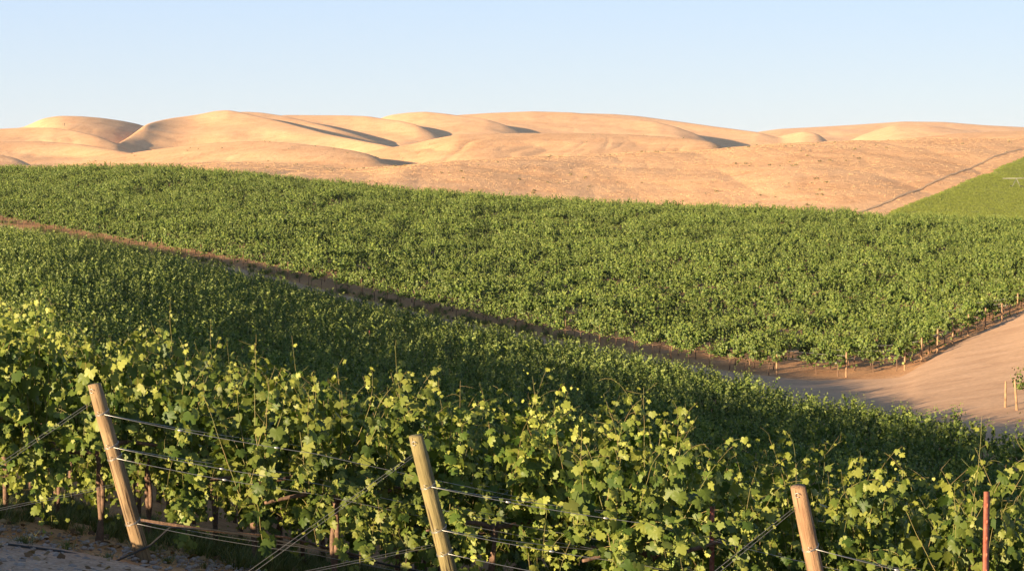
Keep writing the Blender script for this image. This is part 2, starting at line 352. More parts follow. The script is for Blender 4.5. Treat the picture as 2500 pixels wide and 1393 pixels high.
# hill bodies: crest as (photo column, photo row, depth); front slope, back slope, rounding
BODIES = [
 ([(-400, 330, 2500), (-100, 322, 2600), (0, 316, 2650), (60, 312, 2650), (85, 300, 2650), (110, 289, 2650), (150, 283, 2650), (200, 284, 2650), (250, 288, 2660), (300, 295, 2680), (345, 304, 2700), (380, 318, 2700), (420, 345, 2700)], .15, .4, 40, 9),
 ([(255, 400, 1900), (285, 352, 2050), (310, 340, 2150), (335, 322, 2280), (360, 303, 2400), (390, 295, 2450), (420, 289, 2500), (480, 281, 2550), (530, 271, 2560), (560, 269, 2560), (600, 276, 2520), (700, 300, 2350), (800, 327, 2180), (900, 347, 2000), (940, 354, 1930), (1000, 368, 1850), (1060, 400, 1800)], .14, .7, 20, 7),
 ([(400, 330, 2600), (470, 300, 2640), (540, 277, 2700), (600, 273, 2720), (640, 275, 2720), (700, 284, 2650), (760, 298, 2570), (815, 312, 2480), (860, 325, 2420), (920, 345, 2350), (980, 370, 2300)], .13, .8, 16, 7),
 ([(560, 320, 2800), (640, 287, 2830), (700, 281, 2850), (850, 282, 2850), (900, 284, 2820), (930, 289, 2780), (980, 296, 2700), (1020, 305, 2640), (1055, 322, 2580), (1090, 345, 2530), (1125, 375, 2480)], .14, .8, 16, 7),
 ([(860, 330, 3000), (910, 298, 3020), (940, 285, 3030), (960, 280, 3030), (1000, 275, 3020), (1040, 273, 3000), (1090, 278, 2960), (1140, 285, 2900), (1190, 292, 2840), (1230, 304, 2780), (1270, 322, 2730), (1310, 350, 2680), (1345, 380, 2640)], .13, .8, 16, 7),
 ([(1000, 310, 3150), (1060, 288, 3180), (1120, 281, 3200), (1200, 276, 3200), (1300, 272, 3200), (1400, 275, 3180), (1480, 284, 3120), (1550, 292, 3050), (1600, 297, 2970), (1650, 310, 2890), (1700, 328, 2820), (1742, 350, 2760), (1775, 378, 2700), (1805, 385, 2680)], .13, .7, 20, 7),
 ([(1250, 300, 3400), (1350, 280, 3430), (1430, 277, 3450), (1500, 279, 3450), (1560, 284, 3430), (1650, 296, 3380), (1750, 310, 3300), (1850, 323, 3200), (1915, 341, 3100), (1980, 360, 3000)], .14, .7, 20, 7),
 ([(1700, 360, 3600), (1790, 334, 3650), (1850, 322, 3700), (1900, 315, 3700), (1980, 311, 3750), (2100, 304, 3800), (2200, 297, 3800), (2300, 298, 3800), (2400, 306, 3750), (2500, 311, 3700), (2700, 318, 3700), (3200, 330, 3700)], .13, .4, 50, 9),
 ([(1850, 345, 3150), (1920, 328, 3200), (1960, 320, 3150), (1990, 325, 3080), (2015, 340, 3020), (2035, 365, 2960)], .13, .8, 16, 7),
 ([(2100, 330, 3400), (2180, 304, 3450), (2260, 306, 3350), (2340, 318, 3250), (2450, 335, 3100), (2550, 350, 3000)], .12, .4, 30, 9),
 ([(-400, 318, 2250), (-60, 318, 2300), (60, 312, 2320), (130, 312, 2300), (190, 320, 2220), (240, 332, 2140), (285, 349, 2080), (315, 368, 2040), (340, 395, 2000)], .13, .7, 20, 7),
 ([(-300, 345, 1900), (-60, 345, 1950), (100, 345, 1950), (200, 352, 1900), (280, 365, 1800), (360, 381, 1720), (420, 395, 1680)], .12, .35, 40, 12),
 ([(-300, 368, 1600), (-60, 371, 1620), (0, 377, 1600), (40, 386, 1570), (75, 400, 1540), (100, 425, 1510)], .12, .7, 16, 7),
 ([(-300, 420, 1200), (50, 412, 1220), (150, 402, 1240), (230, 388, 1260), (300, 377, 1280), (380, 365, 1280), (450, 356, 1280), (520, 349, 1270), (600, 345, 1250), (660, 346, 1220), (720, 350, 1180), (800, 358, 1120), (860, 367, 1080), (905, 377, 1040), (960, 400, 1000)], .085, .3, 30, 12),
 ([(780, 420, 1250), (870, 378, 1300), (920, 366, 1320), (1000, 353, 1320), (1060, 339, 1320), (1116, 329, 1320), (1200, 326, 1320), (1300, 325, 1310), (1440, 326, 1290), (1540, 329, 1260), (1620, 334, 1220), (1690, 339, 1180), (1735, 346, 1140), (1768, 360, 1100), (1795, 388, 1070)], .09, .4, 30, 10),
 ([(1850, 370, 1500), (1950, 354, 1550), (2050, 350, 1550), (2130, 347, 1550), (2250, 335, 1560), (2350, 325, 1560), (2500, 319, 1550), (2700, 314, 1550), (3200, 320, 1550)], .07, .3, 40, 14),
]
_B = []
for pts, sf, sb, wd, sg in BODIES:
    px = [p[0] for p in pts]; rw = np.interp(PXG, px, [p[1] for p in pts])
    rw += np.clip(px[0]-PXG, 0, None)*.5 + np.clip(PXG-px[-1], 0, None)*.5
    rw = gauss(rw, sg); dc = gauss(np.interp(PXG, px, [p[2] for p in pts]), 50)
    _B.append((rw, dc, sf, sb, wd, gauss(rw, 45)))
def smooth01(t): t = np.clip(t, 0, 1); return t*t*(3-2*t)
def smax(a, b, k):
    hh = np.clip(.5+.5*(a-b)/k, 0, 1); return b*(1-hh)+a*hh+k*hh*(1-hh)
def hills_z(x, y):
    x = np.asarray(x, float); y = np.asarray(y, float)
    base = h(x, y); mid = smooth01((y-430)/150.)*(1-smooth01((y-1100)/200.)); far = smooth01((y-1300)/500.)
    w1 = fbm(x/300, y/300, 3)*40; base = base+mid*(fbm(x/90, y/120, 4)*2.0 - (ridged(x/48+3, y/150+x/300, 3)-.4)*1.6)
    z = base-CZ; px = x/np.maximum(y, 8.)*F+1250
    n1 = fbm(x/230, y/230, 4); n2 = fbm(x/55+9, y/55, 3); rg_ = ridged(x/42+fbm(x/90, y/90, 2), y/260, 3)-.45
    for rw, dc, sf, sb, wd, rs in _B:
        row = np.interp(px, PXG, rw); d0 = np.interp(px, PXG, dc); dl = y-d0; row = row+(np.interp(px, PXG, rs)-row)*smooth01(-dl/220.); zc = zof(row, d0)
        face = np.where(dl < 0, sf, sb)
        zb = zc - face*(np.sqrt(dl*dl+wd*wd)-wd)
        off = smooth01((-dl-20)/150.)                     # keep the drawn crest, roughen the slopes
        big = d0.mean() > 1450 if np.ndim(d0) else True
        zb = zb + off*((n1*7+n2*.6-rg_*1.3) if big else (n1*2.5+n2*.4-rg_*3.0))
        z = smax(zb, z, 3.0) - 0.0
    z = np.where(y < 900, base-CZ, (base-CZ)*(1-smooth01((y-900)/60.))+z*smooth01((y-900)/60.))
    return z+CZ
def hz(x, y):
    x = np.asarray(x, float); y = np.asarray(y, float)
    return np.where(y > 420, hills_z(x, y), h(x, y))
def polar_sheet(name, U, D, mat, zf):
    uu, dd = np.meshgrid(U, D, indexing='ij')
    x = uu*np.maximum(dd, 8.0); y = dd
    z = zf(x, y)
    n, m = uu.shape
    i, j = np.meshgrid(np.arange(n-1), np.arange(m-1), indexing='ij')
    Q = np.stack([i*m+j, (i+1)*m+j, (i+1)*m+j+1, i*m+j+1], -1).reshape(-1, 4)
    me = mesh_np(name, np.stack([x, y, z], -1).reshape(-1, 3), Q, mat, smooth=True)
    return obj(name, me)
U_IN = np.linspace(-.32, .32, 420)
U_ALL = np.concatenate([np.linspace(-1.3, -.33, 40), U_IN, np.linspace(.33, 1.3, 40)])
def ground_z(x, y):
    return h(x, y) + .05*fbm(x*.35, y*.35, 3)*smooth01((30-abs(y-15))/10.)
D1 = np.concatenate([np.linspace(-20, 12, 20), np.linspace(12.3, 40, 120), np.geomspace(40.5, 400, 240)])
g = polar_sheet('ground', U_ALL, D1, M['soil'], ground_z); tag(g, kind='structure')
D2 = np.concatenate([np.linspace(400, 1300, 300), np.geomspace(1304, 4000, 460), np.geomspace(4050, 9000, 20)])
U2 = np.concatenate([np.linspace(-1.3, -.33, 40), np.linspace(-.32, .32, 720), np.linspace(.33, 1.3, 40)])
g = polar_sheet('hills', U2, D2, M['gold'], hz); tag(g, kind='structure')

# rows: near block
A_ = R(24); RD = np.array([math.cos(A_), math.sin(A_)]); RN = np.array([-math.sin(A_), math.cos(A_)])
P1 = np.array([-3.1, 15.4]); ESTEP = np.array([-2.75, 1.12])
def near_end(k):                       # k = 0 leftmost leaning post, 1, 2 to the right, negative further left
    if k == 1: return np.array([-.38, 14.45])
    if k == 2: return np.array([2.40, 13.2])
    return P1 - ESTEP*k
EDGE = [(-700, 235), (0, 207), (300, 183), (600, 163), (900, 151), (1250, 137), (1600, 122), (1900, 104), (2100, 95), (2300, 88), (2500, 79), (3200, 70)]
def near_edge_d(u): return np.interp(u*F+1250, [e[0] for e in EDGE], [e[1] for e in EDGE])

# dirt road between the blocks: sheet 4 cm above the soil
def strip_sheet(name, rows, mat, lift, zf=h, crown=0):
    """rows: list of (left xy, right xy) stations"""
    V = []; n = 9
    for l, r in rows:
        l = np.array(l); r = np.array(r)
        for k in range(n):
            q = l+(r-l)*k/(n-1); V.append((q[0], q[1], 0))
    V = np.array(V, float); V[:, 2] = zf(V[:, 0], V[:, 1])+lift
    m = len(rows); i, j = np.meshgrid(np.arange(m-1), np.arange(n-1), indexing='ij')
    Q = np.stack([i*n+j, i*n+j+1, (i+1)*n+j+1, (i+1)*n+j], -1).reshape(-1, 4)
    return obj(name, mesh_np(name, V, Q, mat, smooth=True))
NF = np.array([.75, .66]); NF = NF/np.linalg.norm(NF); RF = np.array([NF[1], -NF[0]])   # far rows: RF points right-near
C0, CS = 100.4, 3.05
def far_d(u, c): return c/(.75*u+.66)
rows = []
for px in np.arange(-500, 2700, 12.0):
    u = (px-1250)/F; d0 = near_edge_d(u)+2.2
    d1 = far_d(u, C0)-1.5
    if px > 1900: d1 = max(d1, 124+np.interp(px, [1900, 2060, 2203, 2700], [2, 4, 1, 42]))
    rows.append(((u*d0, d0), (u*d1, d1)))
def strip2(name, rows, mat, lift):
    n = 40; V = []
    for l, r in rows:
        for k in range(n):
            q = np.array(l)+(np.array(r)-np.array(l))*k/(n-1); V.append((q[0], q[1], 0))
    V = np.array(V, float); V[:, 2] = ground_z(V[:, 0], V[:, 1])+lift
    m = len(rows); i, j = np.meshgrid(np.arange(m-1), np.arange(n-1), indexing='ij')
    Q = np.stack([i*n+j, (i+1)*n+j, (i+1)*n+j+1, i*n+j+1], -1).reshape(-1, 4)
    return obj(name, mesh_np(name, V, Q, mat, smooth=True))
tag(strip2('dirt_road', rows, M['dirt'], .07), kind='structure')
# gravel road along the near row ends
rows = []
for k in np.linspace(-9, 6, 160):
    e = P1 - ESTEP*k; wob = .18*math.sin(k*2.3)+.1*math.sin(k*5.1)
    nrm = np.array([-ESTEP[1], ESTEP[0]]); nrm = nrm/np.linalg.norm(nrm)
    rows.append((e+nrm*(.55+wob), e+nrm*4.8))
tag(strip2('gravel_road', rows, M['gravel'], .03), kind='structure')

# ------------------------------------------------------------------ green crop field and tracks beyond the vineyard (right)
def polar_patch(name, poly_rows, mat, lift, n=50, zf=hz, wall=True):
    """poly_rows: list of (px_left, px_right, depth)"""
    V = []
    for a, b, d in poly_rows:
        for k in range(n):
            u = ((a+(b-a)*k/(n-1))-1250)/F; V.append((u*d, d, 0))
    V = np.array(V, float); V[:, 2] = zf(V[:, 0], V[:, 1])+lift
    m = len(poly_rows); i, j = np.meshgrid(np.arange(m-1), np.arange(n-1), indexing='ij')
    Q = np.stack([i*n+j, i*n+j+1, (i+1)*n+j+1, (i+1)*n+j], -1).reshape(-1, 4)
    Vs = [V]; Qs = [Q]
    if wall:                      # left and near edges drop to the soil
        left = V[np.arange(m)*n].copy(); low = left.copy(); low[:, 2] -= lift+.4
        b0 = len(V); Vs.append(low)
        ii = np.arange(m-1); Qs.append(np.stack([ii*n, (ii+1)*n, b0+ii+1, b0+ii], -1))
    return obj(name, mesh_np(name, np.concatenate(Vs), np.concatenate(Qs), mat, smooth=True))
def row_to_depth(px, py, dmin=380, dmax=1150):
    """depth at which the view ray through (px,py) meets the hill surface (used to place field edges on the ground)"""
    d = np.linspace(dmin, dmax, 1600); a, yy, zz = ray(px, py)
    z = CZ+zz*d/yy; g_ = hz(a*d/yy, d); k = np.where(g_ > z)[0]
    return float(d[k[0]]) if len(k) else dmax
fe = []
for px, py in ((2185, 519), (2250, 494), (2330, 462), (2400, 432), (2450, 408), (2500, 388)):
    d = row_to_depth(px, py, 405); fe.append((px, d))
fe.sort(key=lambda q: q[1])
fd = np.array([q[1] for q in fe]); fp = np.array([q[0] for q in fe])
def field_left(d):
    if d <= fd[0]: return fp[0]-(fd[0]-d)*.9
    if d >= fd[-1]: return fp[-1]+(d-fd[-1])*(fp[-1]-fp[-2])/(fd[-1]-fd[-2]+1e-6)
    return float(np.interp(d, fd, fp))
rows = []
for d in np.linspace(404, min(fd[-1]+140, 860), 150):
    l = field_left(d)
    rows.append((l+2.0*math.sin(d*.21)+1.2*math.sin(d*.77), 3150, d))
tag(polar_patch('green_field', rows, M['crop'], .7), kind='structure')
def track(name, pts, width, mat, lift=.35, n=90):
    """bare strip through photo points laid on the hill surface"""
    W = []
    for px, py in pts:
        d = row_to_depth(px, py, 405); W.append(((px-1250)/F*d, d))
    W = np.array(W); s = np.concatenate([[0], np.cumsum(np.linalg.norm(np.diff(W, axis=0), axis=1))]); q = np.linspace(0, s[-1], n)
    C = np.stack([np.interp(q, s, W[:, 0]), np.interp(q, s, W[:, 1])], 1)
    for _ in range(3): C[1:-1] = (C[:-2]+C[1:-1]*2+C[2:])/4
    T = np.gradient(C, axis=0); T /= np.linalg.norm(T, axis=1)[:, None]; Nn = np.stack([-T[:, 1], T[:, 0]], 1)
    hw = width/2*(1+.35*np.sin(np.arange(n)*1.3)+.2*np.sin(np.arange(n)*3.1))
    V = []
    for a in (-1, 0, 1): 
        c = C+Nn*(a*hw)[:, None]; V.append(np.stack([c[:, 0], c[:, 1], hz(c[:, 0], c[:, 1])+lift*(1 if a else .9)], 1))
    V = np.concatenate(V); i = np.arange(n-1)
    Q = np.concatenate([np.stack([i, i+1, n+i+1, n+i], -1), np.stack([n+i, n+i+1, 2*n+i+1, 2*n+i], -1)])
    return tag(obj(name, mesh_np(name, V, Q, mat, smooth=True)), kind='structure')
track('track', [(2090, 520), (2180, 487), (2280, 444), (2390, 400), (2490, 364)], 1.0, M['track'], .12)

# ------------------------------------------------------------------ vine generator
def norm(v): return v/(np.linalg.norm(v, axis=-1, keepdims=True)+1e-9)
half = [(0, .10), (.16, -.09), (.36, -.05), (.50, .13), (.43, .27), (.60, .40), (.55, .58), (.34, .56), (.27, .80), (.10, .90), (0, 1.04)]
def full(h_): return np.array(h_ + [(-x, y) for x, y in h_[-2:0:-1]])
OUT_HI = full(half)
OUT_MID = full([(0, .08), (.38, -.08), (.56, .42), (.26, .66), (0, 1.0)])
def leaf_template(lod):
    if lod == 'quad':
        V = np.array([(0, 0, 0), (.48, .42, -.12), (0, 1.0, -.10), (-.48, .42, -.12), (0, .45, .03)]); 
        return V, np.array([(4, 0, 1), (4, 1, 2), (4, 2, 3), (4, 3, 0)])
    O = OUT_HI if lod == 'hi' else OUT_MID
    z = -.22*np.abs(O[:, 0])**1.3 - .16*(O[:, 1]-.4)**2
    z[1::2] += .05
    V = np.concatenate([np.c_[O, z], [(0, .38, .03)]]); n = len(O)
    return V, np.array([(n, i, (i+1) % n) for i in range(n)])
def build_leaves(name, pos, nrm, tipd, size, rnd, tip, lod, mat, rg):
    LV, LF = leaf_template(lod); n = len(pos); k = len(LV)
    N_ = norm(nrm); T_ = tipd - (tipd*N_).sum(1, keepdims=True)*N_; T_ = norm(T_); B_ = np.cross(T_, N_)
    sxx = (size*rg.uniform(.85, 1.15, n))[:, None, None]
    lv = LV[None]*np.array([1, 1, 1.0]); lv = np.repeat(lv, n, 0); lv[:, :, 2] *= rg.uniform(.2, 2.4, n)[:, None]
    if lod == 'hi': lv[:, :-1, :2] *= rg.uniform(.9, 1.1, (n, k-1, 1))
    lv = lv*sxx
    V = pos[:, None]+lv[:, :, :1]*B_[:, None]+lv[:, :, 1:2]*T_[:, None]+lv[:, :, 2:]*N_[:, None]
    Fc = (LF[None]+np.arange(n)[:, None, None]*k).reshape(-1, 3)
    return mesh_np(name, V.reshape(-1, 3), Fc, mat, {'rnd': np.repeat(rnd, k), 'tip': np.repeat(tip, k)}, smooth=(lod != 'quad'))

def vine_shape(seed, length, nshoot, lod, step=.07, lsize=.10, top=1.78, ntall=5, cord=.95, spread=.34, start_bias=0, fill=0, caught_p=.44, droop_p=.28, ncl=0):
    """returns leaves arrays and stem polylines; x runs along the row"""
    rg = np.random.default_rng(seed); Ls = []; stems = []; cl = rg.uniform(-.46, .46, max(ncl, 1))*length
    def leaf(p, out, s, tip):
        n = out*rg.uniform(.3, 1.0)+np.array([rg.normal(0, .6), rg.normal(0, .25), rg.uniform(.05, .75)])
        t = np.array([rg.normal(0, .45), out[1]*.35+rg.normal(0, .2), -1.0])
        Ls.append((p, n, t, s, rg.random(), tip))
    def shoot(x0, side, z0, vz, vy, g, L, caught, tall=False):
        p = np.array([x0, side*rg.uniform(0, .06), z0]); v = np.array([rg.normal(0, .16), side*vy, vz]); pts = [p.copy()]
        n = int(L/step); zc = top+rg.normal(0, .12)
        for i in range(n):
            v = v+np.array([rg.normal(0, .05), rg.normal(0, .04), 0])
            if tall: v[2] += .02 if p[2] < zc+.1 else -.015
            else:
                v[2] -= g*(1 if not caught else (.15 if p[2] < zc else 3.0))
                if caught and p[2] > zc-.05: v[1] += side*.09
            v = v/np.linalg.norm(v); p = p+v*step; 
            if p[2] < .24: break
            lim = spread+.16
            if abs(p[1]) > lim: p[1] = math.copysign(lim, p[1]); v[1] *= .3
            pts.append(p.copy())
            f = i/max(n-1, 1); out = np.array([rg.normal(0, .3), (1 if p[1] > 0 else -1) if rg.random() < .85 else -side, 0.])
            s = lsize*rg.choice([.55, .75, .95, 1.1, 1.3])*rg.uniform(.9, 1.1)*(1-.62*max(0, (f-.6)/.4))
            if tall and p[2] > top: s *= .8
            off = np.array([rg.normal(0, .03), out[1]*rg.uniform(.01, .08), rg.normal(0, .02)])
            tipv = max(0, (f-.72)/.28)*rg.uniform(.5, 1)
            leaf(p+off, out, s, tipv)
            if rg.random() < .35: leaf(p+off*1.8+np.array([rg.normal(0, .05), 0, 0]), out, s*.8, tipv)
        stems.append((np.array(pts), tall))
    for i in range(nshoot):
        x0 = rg.uniform(-.5, .5)*length if ncl == 0 else rg.choice(cl)+rg.normal(0, .07); side = 1 if i % 2 else -1
        kind = rg.random()
        if kind < caught_p: shoot(x0, side, cord+rg.uniform(-.03, .1), 1., rg.uniform(.05, .4), .035, rg.uniform(.95, 1.6), True)
        elif kind < caught_p+droop_p: shoot(x0, side, cord+rg.uniform(0, .2), .8, rg.uniform(.5, 1.0), .13, rg.uniform(.7, 1.2), False)
        else: shoot(x0, side, cord, .1, .8, .16, rg.uniform(.5, 1.0), False)
    for i in range(ntall):
        shoot(rg.uniform(-.5, .5)*length, rg.choice([-1, 1]), top-.55, 1., rg.uniform(0, .25), 0, rg.uniform(.5, 1.25), False, True)
    # leaves filling the wall between shoots
    for i in range(fill):
        yy = rg.choice([-1, 1])*rg.uniform(.05, spread)
        leaf(np.array([rg.uniform(-.52, .52)*length, yy, rg.triangular(.6, 1.3, top)]), np.array([0, np.sign(yy), 0.]), lsize*rg.uniform(.8, 1.2), 0)
    P_ = np.array([l[0] for l in Ls]); N_ = np.array([l[1] for l in Ls]); T_ = np.array([l[2] for l in Ls])
    return P_, N_, T_, np.array([l[3] for l in Ls]), np.array([l[4] for l in Ls]), np.array([l[5] for l in Ls]), stems, rg
def canes_mesh(name, stems, rg, tendrils=True, sides=4, r0=.0035):
    mb = MB()
    for pts, tall in stems:
        if len(pts) < 3: continue
        mb.tube(pts, np.linspace(r0, r0*.35, len(pts)), sides, False)
        if tendrils and (tall or rg.random() < .3):
            for _ in range(rg.integers(1, 4)):
                k = rg.integers(len(pts)//2, len(pts)); p = pts[k].copy(); v = norm(np.array([rg.normal(), rg.normal(0, .6), rg.uniform(.1, 1.2)])); tp = [p.copy()]
                w_ = rg.normal(0, .12, 3)
                for q in range(8): v = norm(v+w_); p = p+v*.022; tp.append(p.copy())
                mb.tube(np.array(tp), np.linspace(.0018, .001, len(tp)), 3, False)
    return mb.build(name, M['cane'])
def trunk_mesh(name, seed, length, hi=True, cord=.95):
    rg = np.random.default_rng(seed+500); mb = MB(); n = 12 if hi else 5; s = 9 if hi else 5
    for k in range(2 if hi else 1):
        zz = np.linspace(-.12, cord, n); ph = rg.uniform(0, 6)
        ox = (k-.5)*.05 if hi else 0
        x = ox*np.cos(zz*5+ph)+.05*np.sin(zz*3+ph)*(zz/cord); y = ox*np.sin(zz*5+ph)+.03*np.sin(zz*4+ph)
        mb.tube(np.stack([x, y, zz], 1), (.019 if hi else .03)*(1+.25*rg.random(n))*np.linspace(1.25, .85, n), s)
    for sg in (-1, 1):
        xx = np.linspace(0, sg*length*.4, n); zz = cord-.02+.03*np.sin(xx*7)+.06*(1-np.exp(-abs(xx)*8))
        mb.tube(np.stack([xx, .02*np.sin(xx*9), zz-.04], 1), np.linspace(.026, .014, n), s)
    return mb.build(name, M['bark'], smooth=False)
def grape_mesh(name, seed):
    rg = np.random.default_rng(seed); mb = MB()
    ico = [(0, 0, 1), (.89, 0, .45), (.28, .85, .45), (-.72, .53, .45), (-.72, -.53, .45), (.28, -.85, .45), (.72, .53, -.45), (-.28, .85, -.45), (-.89, 0, -.45), (-.28, -.85, -.45), (.72, -.53, -.45), (0, 0, -1)]
    fs = [(0, 1, 2), (0, 2, 3), (0, 3, 4), (0, 4, 5), (0, 5, 1), (1, 6, 2), (2, 7, 3), (3, 8, 4), (4, 9, 5), (5, 10, 1), (6, 7, 2), (7, 8, 3), (8, 9, 4), (9, 10, 5), (10, 6, 1), (11, 7, 6), (11, 8, 7), (11, 9, 8), (11, 10, 9), (11, 6, 10)]
    for i in range(36):
        z = rg.uniform(0, .13); r = .035*(1-z/.15)+.008; a = rg.uniform(0, 6.28)
        mb.add(np.array(ico)*.008+np.array([r*math.cos(a), r*math.sin(a), -z]), fs)
    mb.tube(np.array([(0, 0, .05), (0, 0, -.08)]), .002, 4)
    return mb.build(name, M['grape'], smooth=True)

VL = 1.5            # vine spacing near block
def make_set(lod, n, seed0, **kw):
    out = []
    for i in range(n):
        a = vine_shape(seed0+i, VL*1.08, lod=lod, **kw)
        fm = build_leaves('foliage', a[0], a[1], a[2], a[3], a[4], a[5], lod, M['leaf'], a[7])
        cm = canes_mesh('canes', a[6], a[7], tendrils=True, sides=4 if lod == 'hi' else 3, r0=.0034 if lod == 'hi' else .005)
        out.append((fm, cm, trunk_mesh('trunk', seed0+i, VL*1.08, lod == 'hi'), a[0]))
    return out
HI = make_set('hi', 10, 100, nshoot=52, step=.06, lsize=.096, ntall=6, fill=22, ncl=6, spread=.38, caught_p=.36, droop_p=.26)
MID = make_set('mid', 6, 200, nshoot=30, step=.07, lsize=.125, ntall=4, fill=15, ncl=4, spread=.48, droop_p=.4)
GR = [grape_mesh('grape_cluster', 40+i) for i in range(2)]

def keep(u, d): return abs(u) < .292
near = []                                   # (row, index, x, y, depth)
for k in range(2, -112, -1):
    e = near_end(k); i = 0; L = 1.7 if k >= 0 else .6
    while True:
        x, y = e+RD*L
        u = x/y; ed = near_edge_d(u)
        if y > ed or y > 240: break
        if abs(u) < .33: near.append((k, i, x, y, L))
        L += VL; i += 1
        if u > .36: break
NEAR_N = 235
vis = sorted([v for v in near if abs(v[2]/v[3]) < .285+1.3/v[3]], key=lambda v: v[3])
ind = vis[:NEAR_N]; inds = set((v[0], v[1]) for v in ind)
ORD = ['first', 'second', 'third', 'fourth', 'fifth', 'sixth', 'seventh', 'eighth', 'ninth', 'tenth', 'eleventh', 'twelfth']
ROWN = {0: 'the leftmost leaning post', 1: 'the middle leaning post', 2: 'the right leaning post'}
gcount = 0
protos = {}
for (k, i, x, y, L) in ind:
    d = y; z = hs(x, y)
    root = empty('grapevine', (x, y, z-.02), A_+(math.pi if rng.random() < .5 else 0))
    hi = k >= -3 and d < 27
    fm, cm, tm, lp = (HI if hi else MID)[rng.integers(0, 10 if hi else 6)]
    s = rng.uniform(.93, 1.07)
    root.scale = (1, rng.uniform(.9, 1.15), s)
    obj('foliage', fm, root)
    if d < 40: obj('canes', cm, root)
    obj('trunk', tm, root)
    if k >= 0 and i < 3:
        for q in range(2):
            g_ = obj('grape_cluster', GR[q], root, (rng.uniform(-.5, .5), rng.choice([-1, 1])*rng.uniform(.2, .3), rng.uniform(.8, 1.0)))
    if k >= 0 and i < 12:
        tag(root, f'leafy green grapevine, {ORD[i]} vine along the row that starts at {ROWN[k]}', 'grapevine', 'grapevines in the near vineyard block')
    elif k >= -2 and i < 12:
        tag(root, f'leafy green grapevine, {ORD[i]} in the {"next row" if k == -1 else "second row"} behind the leftmost leaning post', 'grapevine', 'grapevines in the near vineyard block')
    else:
        tag(root, 'leafy green grapevine among the crowded rows behind the leaning posts', 'grapevine', 'grapevines in the near vineyard block')

# stuff: the remaining vines of each block, instanced by one geometry-node object per block
def gn_object(name, pts, rot, scl, idx, sources):
    c = bpy.data.collections.new(name+' sources')
    for s_ in sources: c.objects.link(s_)
    me = bpy.data.meshes.new(name); me.vertices.add(len(pts)); me.vertices.foreach_set('co', np.asarray(pts, np.float32).ravel())
    for nm, ty, arr in (('rot', 'FLOAT', rot), ('scl', 'FLOAT', scl)):
        a = me.attributes.new(nm, ty, 'POINT'); a.data.foreach_set('value', np.asarray(arr, np.float32))
    a = me.attributes.new('idx', 'INT', 'POINT'); a.data.foreach_set('value', np.asarray(idx, np.int32))
    o = obj(name, me)
    ng = bpy.data.node_groups.new(name+' nodes', 'GeometryNodeTree')
    ng.interface.new_socket('Geometry', in_out='INPUT', socket_type='NodeSocketGeometry'); ng.interface.new_socket('Geometry', in_out='OUTPUT', socket_type='NodeSocketGeometry')
    N = ng.nodes; L = ng.links; gi = N.new('NodeGroupInput'); go = N.new('NodeGroupOutput')
    ci = N.new('GeometryNodeCollectionInfo'); ci.inputs['Collection'].default_value = c
    ci.inputs['Separate Children'].default_value = True; ci.inputs['Reset Children'].default_value = True
    ip = N.new('GeometryNodeInstanceOnPoints'); ip.inputs['Pick Instance'].default_value = True
    def att(nm, ty):
        n = N.new('GeometryNodeInputNamedAttribute'); n.data_type = ty; n.inputs['Name'].default_value = nm; return n.outputs['Attribute']
    cx = N.new('ShaderNodeCombineXYZ'); L.new(att('rot', 'FLOAT'), cx.inputs['Z'])
    mp = N.new('GeometryNodeMeshToPoints')
    L.new(gi.outputs[0], mp.inputs[0]); L.new(mp.outputs[0], ip.inputs['Points']); L.new(ci.outputs[0], ip.inputs['Instance'])
    L.new(cx.outputs[0], ip.inputs['Rotation']); L.new(att('scl', 'FLOAT'), ip.inputs['Scale']); L.new(att('idx', 'INT'), ip.inputs['Instance Index'])
    L.new(ip.outputs[0], go.inputs[0])
    m = o.modifiers.new('instances', 'NODES'); m.node_group = ng
    return o
def combined_source(name, seed, length, lod, **kw):
    a = vine_shape(seed, length, lod=lod, **kw)
    fm = build_leaves(name, a[0], a[1], a[2], a[3], a[4], a[5], lod, M['leaf_far'], a[7])
    return fm
def join_trunk(fm, seed, length):
    tm = trunk_mesh('t', seed, length, False)
    o1 = bpy.data.objects.new('a', fm); 
    # append trunk geometry to the foliage mesh
    nv = len(fm.vertices); V = np.empty(nv*3, np.float32); fm.vertices.foreach_get('co', V); V = V.reshape(-1, 3)
    tv = np.empty(len(tm.vertices)*3, np.float32); tm.vertices.foreach_get('co', tv); tv = tv.reshape(-1, 3)
    f3 = [tuple(p.vertices) for p in fm.polygons]; t3 = [tuple(v+nv for v in p.vertices) for p in tm.polygons if len(p.vertices) == 3]; t4 = [tuple(v+nv for v in p.vertices) for p in tm.polygons if len(p.vertices) == 4]
    rn = np.empty(nv, np.float32); fm.attributes['rnd'].data.foreach_get('value', rn); tp = np.empty(nv, np.float32); fm.attributes['tip'].data.foreach_get('value', tp)
    z = np.zeros(len(tv))
    me = mesh_np('vine', np.concatenate([V, tv]), [np.array(f3+t3), np.array(t4)], M['leaf_far'], {'rnd': np.r_[rn, z], 'tip': np.r_[tp, z]})
    me.materials.append(M['bark'])
    mi = np.zeros(len(me.polygons), np.int32); mi[len(f3):] = 1; me.polygons.foreach_set('material_index', mi)
    bpy.data.objects.remove(o1)
    return me
FAR = [join_trunk(combined_source('vine', 300+i, 2.05, 'quad', nshoot=30, step=.095, lsize=.20, ntall=5, fill=20, spread=1.0, top=1.8, caught_p=.2, droop_p=.6, ncl=4, cord=1.15), 300+i, 2.0) for i in range(7)]
NEARQ = [join_trunk(combined_source('vine', 340+i, VL*1.08, 'quad', nshoot=22, step=.08, lsize=.16, ntall=4, fill=8, ncl=3, spread=.6, caught_p=.3, droop_p=.45), 340+i, VL*1.08) for i in range(6)]
def src_objs(ms): return [bpy.data.objects.new('vine_source', m) for m in ms]
rest = [v for v in near if (v[0], v[1]) not in inds and v[3] > 24]
